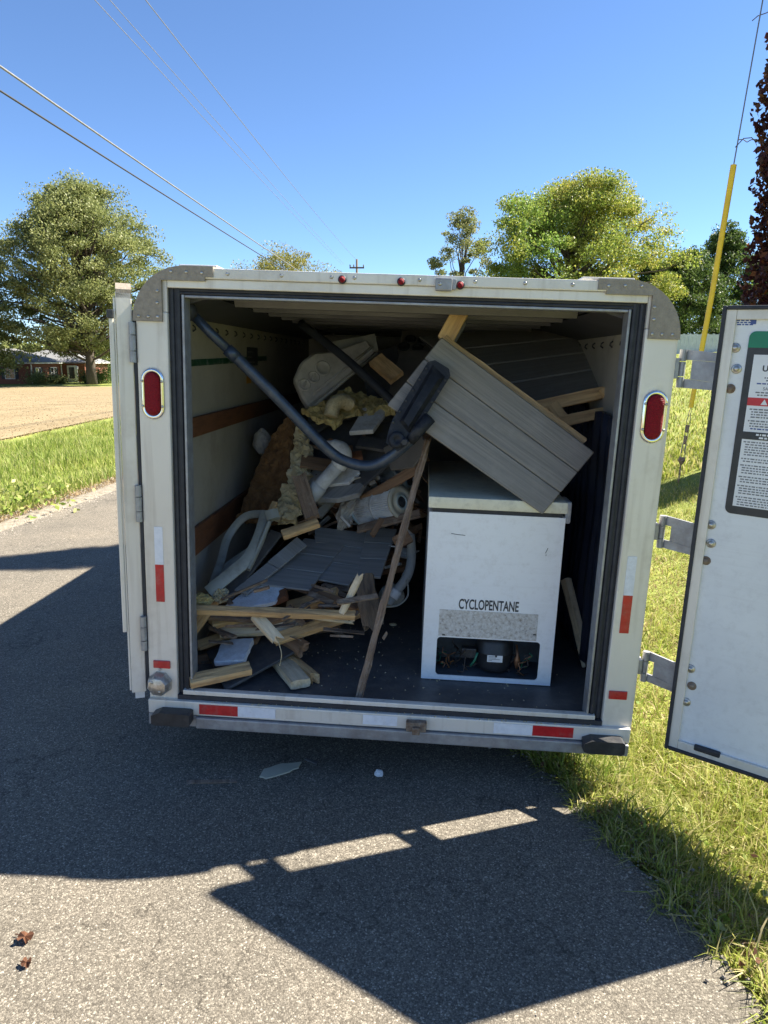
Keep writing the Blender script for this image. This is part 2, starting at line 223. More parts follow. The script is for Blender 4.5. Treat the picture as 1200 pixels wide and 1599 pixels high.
# ------------------------------------------------------------------ object helpers
WM = {}
def tag(o, label=None, cat=None, group=None, kind=None):
    if label: o['label'] = label
    if cat: o['category'] = cat
    if group: o['group'] = group
    if kind: o['kind'] = kind
    return o
def put(name, data, parent=None, world=None):
    o = bpy.data.objects.new(name, data); col.objects.link(o)
    W = world if world is not None else (WM[parent.name] if parent else Matrix())
    WM[o.name] = W.copy()
    if parent:
        o.parent = parent; o.matrix_basis = WM[parent.name].inverted() @ W
    else: o.matrix_basis = W
    return o
def mesh(name, verts, faces, m, smooth=False):
    me = bpy.data.meshes.new(name); me.from_pydata([tuple(v) for v in verts], [], faces); me.update()
    if m: me.materials.append(MATS[m] if isinstance(m, str) else m)
    if smooth: me.polygons.foreach_set('use_smooth', [True] * len(me.polygons))
    return me
class MB:
    def __init__(s): s.v = []; s.f = []
    def add(s, v, f, M=None):
        n = len(s.v); s.v += [tuple(M @ Vector(p)) if M else tuple(p) for p in v]; s.f += [[i + n for i in q] for q in f]; return s
    def box(s, x0, x1, y0, y1, z0, z1, ch=0.0, M=None):
        if ch <= 0:
            v = [(x, y, z) for z in (z0, z1) for y in (y0, y1) for x in (x0, x1)]
            return s.add(v, [[0, 2, 3, 1], [4, 5, 7, 6], [0, 1, 5, 4], [1, 3, 7, 5], [3, 2, 6, 7], [2, 0, 4, 6]], M)
        bm = bmesh.new(); bmesh.ops.create_cube(bm, size=1)
        for p in bm.verts: p.co = Vector(((x0 + x1) / 2 + p.co.x * (x1 - x0), (y0 + y1) / 2 + p.co.y * (y1 - y0), (z0 + z1) / 2 + p.co.z * (z1 - z0)))
        bmesh.ops.bevel(bm, geom=bm.edges[:], offset=ch, segments=2, profile=0.6, affect='EDGES')
        bm.verts.index_update(); v = [p.co.copy() for p in bm.verts]; f = [[q.index for q in fa.verts] for fa in bm.faces]; bm.free()
        return s.add(v, f, M)
    def tube(s, pts, r, n=10, caps=True, squash=1.0):
        pts = [Vector(p) for p in pts]; rr = r if isinstance(r, (list, tuple)) else [r] * len(pts)
        t0 = (pts[1] - pts[0]).normalized(); up = Vector((0, 0, 1)) if abs(t0.z) < 0.9 else Vector((1, 0, 0))
        a = t0.cross(up).normalized(); base = len(s.v); L = len(pts)
        for i, p in enumerate(pts):
            t = (pts[min(i + 1, L - 1)] - pts[max(i - 1, 0)]).normalized(); a = (a - t * a.dot(t)).normalized(); b = t.cross(a)
            for k in range(n):
                th = 2 * math.pi * k / n; s.v.append(tuple(p + (a * math.cos(th) + b * math.sin(th) * squash) * rr[i]))
        for i in range(L - 1):
            for k in range(n):
                s.f.append([base + i * n + k, base + i * n + (k + 1) % n, base + (i + 1) * n + (k + 1) % n, base + (i + 1) * n + k])
        if caps: s.f.append([base + k for k in range(n)][::-1]); s.f.append([base + (L - 1) * n + k for k in range(n)])
        return s
    def lathe(s, prof, n=24, M=None):          # profile (r, z) about the Z axis
        v = []; f = []
        for r, z in prof:
            for k in range(n): v.append((r * math.cos(2 * math.pi * k / n), r * math.sin(2 * math.pi * k / n), z))
        for i in range(len(prof) - 1):
            for k in range(n): f.append([i * n + k, i * n + (k + 1) % n, (i + 1) * n + (k + 1) % n, (i + 1) * n + k])
        f.append([k for k in range(n)][::-1]); f.append([(len(prof) - 1) * n + k for k in range(n)])
        return s.add(v, f, M)
    def prism(s, poly, d0, d1, M=None, plane='xz'):   # polygon extruded (xz polygon along y, by default)
        mk = (lambda p, d: (p[0], d, p[1])) if plane == 'xz' else ((lambda p, d: (p[0], p[1], d)) if plane == 'xy' else (lambda p, d: (d, p[0], p[1])))
        n = len(poly); v = [mk(p, d0) for p in poly] + [mk(p, d1) for p in poly]
        f = [list(range(n)), list(range(n, 2 * n))[::-1]] + [[i, i + n, (i + 1) % n + n, (i + 1) % n] for i in range(n)]
        return s.add(v, f, M)
    def fixn(s):
        bm = bmesh.new(); vs = [bm.verts.new(p) for p in s.v]
        for q in s.f:
            try: bm.faces.new([vs[i] for i in q])
            except ValueError: pass
        bmesh.ops.recalc_face_normals(bm, faces=bm.faces[:]); bm.verts.index_update()
        s.f = [[p.index for p in fa.verts] for fa in bm.faces]; bm.free(); return s
    def build(s, name, m, parent=None, world=None, smooth=False, fix=True):
        if fix: s.fixn()
        return put(name, mesh(name, s.v, s.f, m, smooth), parent, world)
def smooth_angle(o, ang=40):
    me = o.data; me.polygons.foreach_set('use_smooth', [True] * len(me.polygons)); me.set_sharp_from_angle(angle=R_(ang)); return o

def basis(o, x, nrm):
    x = Vector(x).normalized(); z = Vector(nrm); z = (z - x * z.dot(x)).normalized(); y = z.cross(x)
    return Matrix(((x.x, y.x, z.x, o[0]), (x.y, y.y, z.y, o[1]), (x.z, y.z, z.z, o[2]), (0, 0, 0, 1)))
def slab(name, pts, t, m, parent=None, label=None, cat=None, group=None, bev=0.002, rag=0.0, space=TM, lift=0.0):
    """flat sheet of thickness t whose front outline is pts (trailer-local), thickness away from the camera"""
    pts = [Vector(p) for p in pts]; c = sum(pts, Vector()) / len(pts)
    n = Vector()
    for i, p in enumerate(pts):
        q = pts[(i + 1) % len(pts)]; n += (p - c).cross(q - c)
    if n.dot((CL if space is TM else Vector((0, 0, CAM_H))) - c) < 0: n = -n
    B = basis(c, pts[1] - pts[0], n); BI = B.inverted()
    P = [BI @ p for p in pts]
    if rag:                                    # broken, uneven outline
        Q = []
        for i, p in enumerate(P):
            q = P[(i + 1) % len(P)]; k = max(2, int((q - p).length / 0.02)); d = (q - p); nn = Vector((-d.y, d.x, 0)).normalized()
            for j in range(k): Q.append(p + d * (j / k) + nn * random.uniform(-rag, rag))
        P = Q
    bm = bmesh.new(); f = bm.faces.new([bm.verts.new((p.x, p.y, lift)) for p in P])
    f.normal_update()
    if f.normal.z < 0: f.normal_flip()
    r = bmesh.ops.extrude_face_region(bm, geom=[f]); 
    for g in r['geom']:
        if isinstance(g, bmesh.types.BMVert): g.co.z -= t
    bmesh.ops.recalc_face_normals(bm, faces=bm.faces[:])
    if bev: bmesh.ops.bevel(bm, geom=bm.edges[:], offset=min(bev, t * 0.3), segments=1, affect='EDGES')
    bmesh.ops.triangulate(bm, faces=[q for q in bm.faces if len(q.verts) > 4])
    me = bpy.data.meshes.new(name); bm.to_mesh(me); bm.free(); me.materials.append(MATS[m])
    o = put(name, me, parent, space @ B); return tag(o, label, cat, group)
def rough(o, amp=0.012, freq=28, cuts=2):
    bm = bmesh.new(); bm.from_mesh(o.data); bmesh.ops.triangulate(bm, faces=bm.faces[:])
    for _ in range(cuts):
        es = [e for e in bm.edges if e.calc_length() > 0.016]; bmesh.ops.subdivide_edges(bm, edges=es, cuts=1, use_grid_fill=False); bmesh.ops.triangulate(bm, faces=bm.faces[:])
    from mathutils import noise
    for p in bm.verts:
        c = p.co.copy(); k = Vector((noise.noise(c * freq), noise.noise(c * freq + Vector((7, 0, 0))), noise.noise(c * freq + Vector((0, 7, 0))) * 1.4)); k += 0.5 * Vector((noise.noise(c * freq * 2.6), noise.noise(c * freq * 2.6 + Vector((7, 0, 0))), noise.noise(c * freq * 2.6 + Vector((0, 7, 0))) * 1.4)); p.co = c + k * amp
    bmesh.ops.recalc_face_normals(bm, faces=bm.faces[:]); bm.to_mesh(o.data); bm.free(); return o
def board(name, A, B_, w, t, m, nrm=(0, -0.4, 1), parent=None, label=None, cat='board', group=None, rag=(0.0, 0.0), jit=0.0015, space=TM, bow=0.0):
    A, B_ = Vector(A), Vector(B_); L = (B_ - A).length; B = basis(A, B_ - A, nrm)
    nl = max(4, int(L / 0.06)); ring = []
    ny, nz = 5, 3
    for i in range(ny): ring.append((-0.5 + i / (ny - 1), -0.5))
    for i in range(1, nz): ring.append((0.5, -0.5 + i / (nz - 1)))
    for i in range(1, ny): ring.append((0.5 - i / (ny - 1), 0.5))
    for i in range(1, nz - 1): ring.append((-0.5, 0.5 - i / (nz - 1)))
    n = len(ring); ch = 0.9
    ext = [[random.random() ** 1.6 * rag[e] for _ in ring] for e in (0, 1)]
    v = []; f = []
    for k in range(nl + 1):
        u = k / nl
        for j, (a, b) in enumerate(ring):
            cc = 0.0015 if abs(a) == 0.5 and abs(b) == 0.5 else 0
            x = L * u
            if k == 0: x -= -ext[0][j] if False else ext[0][j]
            if k == nl: x += ext[1][j]
            v.append((x, a * w - math.copysign(cc, a) + random.uniform(-jit, jit), b * t - math.copysign(cc, b) + random.uniform(-jit, jit) + bow * math.sin(math.pi * u)))
    for k in range(nl):
        for j in range(n): f.append([k * n + j, k * n + (j + 1) % n, (k + 1) * n + (j + 1) % n, (k + 1) * n + j])
    v.append((0, 0, 0)); v.append((L, 0, 0)); a, b = len(v) - 2, len(v) - 1
    for j in range(n): f.append([a, (j + 1) % n, j]); f.append([b, nl * n + j, nl * n + (j + 1) % n])
    mb = MB(); mb.v = v; mb.f = f
    o = mb.build(name, m, parent, space @ B); return tag(o, label, cat if not parent else None, group)
def lumpy(name, c, rx, ry, rz, m, amp=0.25, freq=3.0, parent=None, rot=None, sub=4, space=TM):
    from mathutils import noise
    bm = bmesh.new(); bmesh.ops.create_icosphere(bm, subdivisions=sub, radius=1); o3 = Vector((random.uniform(0, 50), random.uniform(0, 50), 3))
    for p in bm.verts:
        d = 1 + amp * noise.noise(p.co * freq + o3) + amp * 0.5 * noise.noise(p.co * freq * 2.7 + o3); p.co = Vector((p.co.x * rx, p.co.y * ry, p.co.z * rz)) * d
    me = bpy.data.meshes.new(name); bm.to_mesh(me); bm.free(); me.materials.append(MATS[m])
    W = space @ Matrix.Translation(c) @ (rot.to_4x4() if rot else Matrix())
    o = put(name, me, parent, W); return o
def empty(name, W=None):
    o = bpy.data.objects.new(name, None); col.objects.link(o); W = W if W is not None else Matrix(); o.matrix_basis = W; WM[o.name] = W.copy(); o.empty_display_size = 0.1; return o
def np_mesh(name, V, F, m, parent=None, world=None, kind=None):        # V (n,3), F (k, 3 or 4) numpy
    me = bpy.data.meshes.new(name); k = F.shape[1]
    me.vertices.add(len(V)); me.vertices.foreach_set('co', V.astype(np.float32).ravel())
    me.loops.add(F.size); me.loops.foreach_set('vertex_index', F.astype(np.int32).ravel())
    me.polygons.add(len(F)); me.polygons.foreach_set('loop_start', np.arange(0, F.size, k, dtype=np.int32)); me.polygons.foreach_set('loop_total', np.full(len(F), k, dtype=np.int32))
    me.update(calc_edges=True); me.materials.append(MATS[m]); o = put(name, me, parent, world)
    if kind: o['kind'] = kind
    return o
def leaf_quads(C, size, droop=0.0, aspect=0.55):        # a bent leaf quad pair at every centre
    n = len(C); a = rng.normal(size=(n, 3)); a[:, 2] -= droop; a /= np.linalg.norm(a, axis=1)[:, None]
    b = rng.normal(size=(n, 3)); b -= a * (a * b).sum(1)[:, None]; b /= np.linalg.norm(b, axis=1)[:, None]
    s = (size * rng.uniform(0.6, 1.3, n))[:, None]
    V = np.empty((n, 4, 3)); V[:, 0] = C - a * s * .5; V[:, 1] = C + b * s * .5 * aspect; V[:, 2] = C + a * s * .5; V[:, 3] = C - b * s * .5 * aspect
    return V.reshape(-1, 3), np.arange(n * 4).reshape(n, 4)

# ================================================================== SETTING: terrain, road, field
ROAD_L = [(-4.2, -30), (-4.15, -6), (-4.0, 0), (-3.9, 4), (-3.78, 6.73), (-3.5, 9.0), (-2.8, 19), (-0.8, 50), (2.2, 90), (12, 220)]
ROAD_R = [(1.35, -30), (1.3, -6), (1.22, 0), (1.02, 1.54), (0.92, 1.91), (0.76, 2.44), (0.60, 2.72), (0.45, 3.3), (0.5, 6), (0.8, 9.8), (1.5, 20), (3.7, 50), (6.7, 90), (17, 220)]
def rx(tab, y): return np.interp(y, [p[1] for p in tab], [p[0] for p in tab])
def sstep(t): t = np.clip(t, 0, 1); return t * t * (3 - 2 * t)
def H(x, y):
    x = np.asarray(x, float); y = np.asarray(y, float)
    ur = np.maximum(0, x - rx(ROAD_R, y) - 0.35)
    zr = 3.1 * (1 - np.exp(-ur / 16)) * sstep(ur / 3.2)
    u0 = np.maximum(0, x - rx(ROAD_R, y)); zr = zr - 0.15 * sstep(u0 / 0.55) * (1 - sstep((u0 - 0.8) / 1.6)) * (1 - sstep((y - 4) / 3))
    ul = np.maximum(0, rx(ROAD_L, y) - x)
    zl = -0.10 * sstep(ul / 1.5) - 1.15 * sstep((y - 18) / 60.0) * sstep(ul / 12)
    inroad = (x > rx(ROAD_L, y) - 0.02) & (x < rx(ROAD_R, y) + 0.02)
    return np.where(inroad, -0.03, zr + zl - 0.012)
def sheet(name, xs, ys, m, dz=0.0, fn=H, kind='structure', keep=None):
    Xg, Yg = np.meshgrid(xs, ys); Z = fn(Xg, Yg) + dz
    V = np.stack([Xg, Yg, Z], -1).reshape(-1, 3); nx, ny = len(xs), len(ys)
    i = np.arange(nx * ny).reshape(ny, nx); F = np.stack([i[:-1, :-1], i[:-1, 1:], i[1:, 1:], i[1:, :-1]], -1).reshape(-1, 4)
    if keep is not None: F = F[keep(V[F].mean(1))]
    o = np_mesh(name, V, F, m); o['kind'] = kind; o.data.polygons.foreach_set('use_smooth', [True] * len(F)); return o
xs = np.unique(np.concatenate([np.linspace(-700, -60, 25), np.linspace(-60, -10, 51), np.linspace(-10, 8, 145), np.linspace(8, 60, 53), np.linspace(60, 700, 25)]))
ys = np.unique(np.concatenate([np.linspace(-60, 0, 21), np.linspace(0, 12, 97), np.linspace(12, 110, 99), np.linspace(110, 1500, 40)]))
sheet('ground', xs, ys, 'turf')
# road: its own sheet with ragged edges
ry = np.unique(np.concatenate([np.linspace(-30, 0, 30), np.linspace(0, 14, 281), np.linspace(14, 220, 120)]))
from mathutils import noise as mnoise
V = []; F = []; K = 9
for i, y in enumerate(ry):
    a = float(rx(ROAD_L, y)) + 0.05 * mnoise.noise(Vector((y * 1.7, 3, 0))) + 0.02 * mnoise.noise(Vector((y * 9, 5, 0)))
    b = float(rx(ROAD_R, y)) + 0.05 * mnoise.noise(Vector((y * 2.1, 9, 0))) + 0.025 * mnoise.noise(Vector((y * 11, 1, 0)))
    for k in range(K): 
        u = k / (K - 1); V.append((a + (b - a) * u, y, 0.0 if 0 < k < K - 1 else -0.05))
    V[-2] = (b - 0.02, y, -0.002); V[-K + 1] = (a + 0.02, y, -0.002)
    if i:
        for k in range(K - 1): F.append([(i - 1) * K + k, (i - 1) * K + k + 1, i * K + k + 1, i * K + k])
put('road', mesh('road', V, F, 'asphalt'))['kind'] = 'structure'
sheet('field', np.concatenate([np.linspace(-500, -60, 20), np.linspace(-60, -8.6, 70)]), np.unique(np.concatenate([np.linspace(-40, 20, 40), np.linspace(20, 81, 60)])), 'stubble_soil', 0.03)
def gsh(x, y): return np.where(x > rx(ROAD_L, y) - 0.62, 0.004 - 0.1 * sstep((rx(ROAD_L, y) - x) / 0.6) * 0.6, H(x, y))
V = []; F = []
for i, y in enumerate(ry):
    a = float(rx(ROAD_L, y)); w = 0.42 + 0.14 * mnoise.noise(Vector((y * .9, 7, 2)))
    for k in range(5):
        u = k / 4; x = a + 0.05 - (w + 0.05) * u; V.append((x, y, (-0.008 if k == 0 else float(H(x, y)) + 0.02 * math.sin(math.pi * u) + 0.006)))
    if i:
        for k in range(4): F.append([(i - 1) * 5 + k, (i - 1) * 5 + k + 1, i * 5 + k + 1, i * 5 + k])
put('road_shoulder', mesh('road_shoulder', V, F, 'grit', True))['kind'] = 'structure'

# ================================================================== TRAILER
trailer = tag(empty('cargo_trailer', TM), 'white enclosed cargo trailer with both rear doors open, parked half on the grass verge', 'trailer')
W2 = 0.950
def P(mb, name, m, parent=None, smooth=False): return mb.build(name, m, parent or trailer, TM, smooth)
# outer shell: rounded-shoulder section, hollow
def section(w, z0, z1, r, n=8):
    pts = [(-w, z0)]
    for k in range(n + 1):
        a = math.pi - (math.pi / 2) * k / n; pts.append((-w + r + r * math.cos(a), z1 - r + r * math.sin(a)))
    for k in range(n + 1):
        a = math.pi / 2 - (math.pi / 2) * k / n; pts.append((w - r + r * math.cos(a), z1 - r + r * math.sin(a)))
    pts.append((w, z0)); return pts
so, si = section(0.945, 0.05, 1.742, 0.185), section(0.925, 0.05, 1.722, 0.165)
mb = MB(); n = len(so); Y0, Y1 = 0.065, 3.55
v = [(p[0], Y0, p[1]) for p in so] + [(p[0], Y1, p[1]) for p in so] + [(p[0], Y0, p[1]) for p in si] + [(p[0], Y1, p[1]) for p in si]
f = []
for i in range(n - 1):
    f += [[i, i + 1, n + i + 1, n + i], [2 * n + i, 3 * n + i, 3 * n + i + 1, 2 * n + i + 1], [i, 2 * n + i, 2 * n + i + 1, i + 1], [n + i, n + i + 1, 3 * n + i + 1, 3 * n + i]]
mb.add(v, f); smooth_angle(P(mb, 'body_shell', 'alu_white'))
P(MB().prism(section(0.94, 0.05, 1.738, 0.18), 3.552, 3.60), 'front_wall', 'alu_white')
P(MB().box(-0.90, 0.90, 3.445, 3.46, 0.13, 1.64), 'front_lining', 'lining')
deck = P(MB().box(-0.89, 0.89, 0.065, 3.45, 0.06, 0.126).box(-0.82, 0.82, 0.03, 0.0649, 0.06, 0.126), 'floor_deck', 'deck')
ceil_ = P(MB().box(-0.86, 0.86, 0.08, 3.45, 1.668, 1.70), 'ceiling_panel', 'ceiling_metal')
bow = None
for k in range(11):
    y = 0.26 + k * 0.3
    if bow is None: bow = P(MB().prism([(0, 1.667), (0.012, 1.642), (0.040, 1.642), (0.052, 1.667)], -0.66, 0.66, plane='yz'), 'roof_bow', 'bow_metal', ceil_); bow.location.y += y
    else:
        o = bow.copy(); col.objects.link(o); o.location.y = bow.location.y + k * 0.3
for s in (-1, 1):
    x = 0.895 * s
    wall = P(MB().box(min(x, x + 0.025 * s), max(x, x + 0.025 * s), 0.07, 3.44, 0.127, 1.60), 'wall_lining', 'lining')
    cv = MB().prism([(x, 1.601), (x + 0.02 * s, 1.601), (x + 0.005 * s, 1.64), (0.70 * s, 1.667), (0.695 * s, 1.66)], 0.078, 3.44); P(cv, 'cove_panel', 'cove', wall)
    for pa, pb in (((300, 653), (300, 684)), ((300, 828), (300, 872))):
        z1, z0 = wl(*pa, -0.88).z, wl(*pb, -0.88).z
        P(MB().box(min(x - 0.001 * s, x - 0.02 * s), max(x - 0.001 * s, x - 0.02 * s), 0.08, 3.42, z0, z1, 0.003), 'rub_rail', 'rail_wood', wall)
    for k in range(18):
        y = 0.30 + k * 0.165
        mb = MB().tube([(x - 0.003 * s, y, 1.575), (x - 0.010 * s, y + 0.008, 1.568), (x - 0.011 * s, y + 0.01, 1.558), (x - 0.003 * s, y, 1.55)], 0.0035, 6); P(mb, 'tie_loop', 'black_steel', wall)
    if s < 0:
        sa, sb, sc_, sd_ = wl(288, 573, x), wl(416, 563, x), wl(416, 556, x), wl(288, 562, x)
        P(MB().prism([(q.y, q.z) for q in (sa, sb, sc_, sd_)], x + 0.001, x + 0.002, plane='yz'), 'green_stripe', 'green_print', wall)
        ka, kb = wl(385, 571, x), wl(402, 543, x); P(MB().box(x + 0.0021, x + 0.003, ka.y, kb.y, ka.z, kb.z), 'notice_sticker', 'dark_print', wall)
        for k in range(5): P(MB().box(x + 0.0031, x + 0.0035, ka.y + .02, ka.y + (kb.y - ka.y) * random.uniform(.4, .9), kb.z - .03 - k * 0.028, kb.z - .022 - k * 0.028), 'sticker_print', 'ink_grey', wall)
        oa, ob = wl(385, 599, x), wl(392, 578, x); P(MB().box(x + 0.001, x + 0.002, oa.y, ob.y, oa.z, ob.z), 'orange_sticker', 'orange_print', wall)
# rear posts, header
posts = []
for s in (-1, 1):
    a, b = (-0.946, -0.831) if s < 0 else (0.842, 0.957)
    mb = MB().box(a, b, 0.0, 0.064, 0.035, 1.60, 0.006); post = P(mb, 'rear_post', 'alu_white'); posts.append(post)
mb = MB().box(-0.831, 0.842, 0.003, 0.064, 1.684, 1.716, 0.004).box(-0.86, -0.8315, 0.004, 0.06, 1.6005, 1.715).box(0.8425, 0.87, 0.004, 0.06, 1.6005, 1.715); P(mb, 'header', 'alu_white')
edge = P(MB().box(-0.80, 0.80, -0.006, 0.066, 1.7165, 1.752, 0.004), 'roof_edge_strip', 'alu_white')
# rubber seal and inner jamb
def seal(x0, x1, side):
    mb = MB()
    if side: 
        mb.box(x0, x1, 0.02, 0.074, 0.12, 1.69)
        for u in (0.25, 0.72): mb.tube([(x0 + (x1 - x0) * u, 0.02, 0.13), (x0 + (x1 - x0) * u, 0.02, 1.68)], 0.009, 8)
    return mb
P(seal(-0.832, -0.781, True), 'door_seal', 'rubber'); P(seal(0.790, 0.843, True), 'door_seal', 'rubber')
mb = MB().box(-0.79, 0.80, 0.022, 0.074, 1.662, 1.685)
for z in (1.668, 1.679): mb.tube([(-0.80, 0.02, z), (0.81, 0.02, z)], 0.006, 8)
P(mb, 'door_seal', 'rubber')
for a, b in ((-0.7805, -0.772), (0.781, 0.7895)): P(MB().box(a, b, 0.008, 0.075, 0.13, 1.662, 0.002), 'jamb_strip', 'galvanised')
P(MB().box(-0.7715, 0.7805, 0.012, 0.075, 1.6525, 1.661, 0.002), 'jamb_strip', 'galvanised')
P(MB().box(-0.81, 0.815, 0.0, 0.03, 0.127, 0.146, 0.003), 'sill_strip', 'alu_white')
P(MB().box(-0.83, 0.842, -0.004, 0.03, 0.108, 0.1265), 'sill_seal', 'rubber')
# corner caps
scr = mesh('screw', *(lambda q: (q.v, q.f))(MB().lathe([(0.0065, 0), (0.0065, 0.002), (0.0045, 0.004), (0.001, 0.0045)], 10, Matrix.Rotation(R_(90), 4, 'X'))), 'screw_metal', True)
def screw(x, y, z, parent, s=1.0):
    o = put('screw', scr, parent, TM @ Matrix.Translation((x, y, z)) @ Matrix.Scale(s, 4)); return o
for s in (-1, 1):
    pts = [(0.846, 1.566), (0.953, 1.566)]
    for k in range(11):
        a = (math.pi / 2) * k / 10; pts.append((0.763 + 0.19 * math.cos(a), 1.568 + 0.19 * math.sin(a)))
    pts += [(0.66, 1.758), (0.66, 1.722), (0.69, 1.722), (0.69, 1.708), (0.846, 1.708)]
    cp = P(MB().prism([(p[0] * s + (0.005 if s > 0 else 0), p[1]) for p in pts], -0.011, 0.07), 'corner_cap', 'cap_metal')
    for x, z in ((0.86, 1.67), (0.862, 1.63), (0.862, 1.582), (0.895, 1.582), (0.93, 1.582), (0.81, 1.737), (0.755, 1.737), (0.70, 1.735)): screw(x * s, -0.0108, z, cp, 0.85)
for x in (-0.61, -0.42, -0.245, -0.165, 0.0, 0.06, 0.25, 0.42, 0.58): screw(x, -0.0058, 1.735, edge)
P(MB().box(-0.80, -0.66, 0.04, 0.6, 1.757, 1.768, 0.004), 'roof_lap', 'alu_white'); P(MB().box(0.62, 0.80, 0.04, 0.6, 1.757, 1.768, 0.004), 'roof_lap', 'alu_white')
for x, z in ((-0.207, 1.728), (-0.003, 1.727), (0.2, 1.722)):
    ml = P(MB().lathe([(0.0145, 0), (0.0145, 0.006), (0.011, 0.008)], 20, Matrix.Translation((x, -0.006, z)) @ Matrix.Rotation(R_(90), 4, 'X')), 'marker_light', 'rubber', None, True)
    P(MB().lathe([(0.0105, 0), (0.0105, 0.009), (0.007, 0.013), (0.001, 0.0145)], 18, Matrix.Translation((x, -0.006, z)) @ Matrix.Rotation(R_(90), 4, 'X')), 'lens', 'red_lens', ml, True)
cat_ = P(MB().box(0.115, 0.172, -0.03, -0.006, 1.70, 1.742, 0.005).box(0.172, 0.186, -0.02, -0.006, 1.705, 1.74, 0.003), 'latch_keeper', 'galvanised')
screw(0.13, -0.03, 1.722, cat_, 1.0)
# tail lights
def stadium(cx, cz, hw, hh, n=10):
    r = hw; pts = []
    for k in range(n + 1): a = math.pi * k / n; pts.append((cx + r * math.cos(a), cz + hh - r + r * math.sin(a)))
    for k in range(n + 1): a = math.pi + math.pi * k / n; pts.append((cx + r * math.cos(a), cz - hh + r + r * math.sin(a)))
    return pts
for cx, cz in ((-0.891, 1.311), (0.903, 1.301)):
    mb = MB(); L0 = [stadium(cx, cz, 0.043, 0.094), stadium(cx, cz, 0.041, 0.092), stadium(cx, cz, 0.034, 0.085), stadium(cx, cz, 0.030, 0.079)]
    ds = [-0.001, -0.006, -0.011, -0.006]; n = len(L0[0])
    v = [(p[0], d, p[1]) for Lp, d in zip(L0, ds) for p in Lp]
    f = [[i * n + k, i * n + (k + 1) % n, (i + 1) * n + (k + 1) % n, (i + 1) * n + k] for i in range(3) for k in range(n)] + [[3 * n + k for k in range(n)]]
    mb.add(v, f); tl_ = P(mb, 'tail_light', 'chrome', None, True)
    mb = MB(); rs = [(0.0285, 0.0775, -0.0065), (0.0285, 0.0775, -0.013), (0.024, 0.073, -0.018), (0.012, 0.06, -0.020)]
    v = [(p[0], d, p[1]) for a, b, d in rs for p in stadium(cx, cz, a, b)]
    f = [[i * n + k, i * n + (k + 1) % n, (i + 1) * n + (k + 1) % n, (i + 1) * n + k] for i in range(3) for k in range(n)] + [[3 * n + k for k in range(n)]]
    mb.add(v, f); P(mb, 'lens', 'red_lens', tl_, True)
    for dx, dz in ((-0.036, 0.045), (0.036, 0.045), (-0.036, -0.045), (0.036, -0.045)): screw(cx + dx, -0.009, cz + dz, tl_, 0.8)
# reflective tape on posts
for post, x0, x1, zs in ((posts[0], -0.905, -0.872, (0.812, 0.663, 0.513)), (posts[1], 0.869, 0.903, (0.79, 0.64, 0.491))):
    P(MB().box(x0, x1, -0.002, -0.0002, zs[1], zs[0]), 'white_reflector_tape', 'white_tape', post); P(MB().box(x0, x1, -0.002, -0.0002, zs[2], zs[1] - 0.0005), 'red_reflector_tape', 'red_tape', post)
P(MB().box(-0.925, -0.857, -0.006, -0.0002, 0.236, 0.268, 0.003), 'side_reflector', 'red_tape', posts[0]); P(MB().box(0.856, 0.925, -0.006, -0.0002, 0.222, 0.256, 0.003), 'side_reflector', 'red_tape', posts[1])
kn = P(MB().lathe([(0.050, 0), (0.050, 0.006), (0.044, 0.03), (0.036, 0.042), (0.02, 0.047), (0.002, 0.048)], 8, Matrix.Translation((-0.900, 0.0, 0.172)) @ Matrix.Rotation(R_(90), 4, 'X') @ Matrix.Rotation(0.3, 4, 'Z')), 'filler_cap', 'screw_metal')
smooth_angle(kn, 30)
for dx, dz in ((0, 0.058), (-0.018, 0.02), (0.012, -0.018)): screw(-0.9 + dx, -0.044 if dz != 0.058 else -0.001, 0.172 + dz, kn, 0.9)
# bumper
bump = P(MB().box(-0.945, 0.949, -0.02, 0.06, 0.050, 0.1075, 0.004), 'bumper', 'alu_white')
P(MB().box(-0.75, 0.945, -0.034, 0.06, 0.0, 0.047, 0.005), 'bumper_bar', 'galvanised', bump); P(MB().box(-0.945, -0.75, -0.02, 0.06, 0.0, 0.047, 0.004), 'bumper_bar_end', 'galvanised', bump)
for a, b, mm in ((-0.738, -0.583, 'red_tape'), (-0.5825, -0.432, 'white_tape'), (0.426, 0.5755, 'white_tape'), (0.576, 0.732, 'red_tape')):
    P(MB().box(a, b, -0.0222, -0.0203, 0.058, 0.1), 'reflector_tape', mm, bump)
P(MB().box(-0.43, -0.09, -0.0215, -0.0203, 0.06, 0.1), 'reflector_tape', 'alu_white', bump); P(MB().box(-0.085, 0.05, -0.0215, -0.0203, 0.06, 0.1), 'reflector_tape', 'white_tape', bump)
P(MB().box(0.085, 0.165, -0.05, -0.021, 0.055, 0.095, 0.006).box(0.11, 0.14, -0.065, -0.05, 0.05, 0.08, 0.004), 'latch_catch', 'rusty', bump)
for a, b in ((-0.914, -0.762), (0.766, 0.918)):
    mb = MB().prism([(a + 0.02, 0.026), (b - 0.012, 0.026), (b, 0.032), (b, 0.074), (b - 0.01, 0.079), (a + 0.03, 0.079), (a, 0.066), (a, 0.032)], -0.075, -0.021); P(mb, 'step_pad', 'black_plastic', bump)
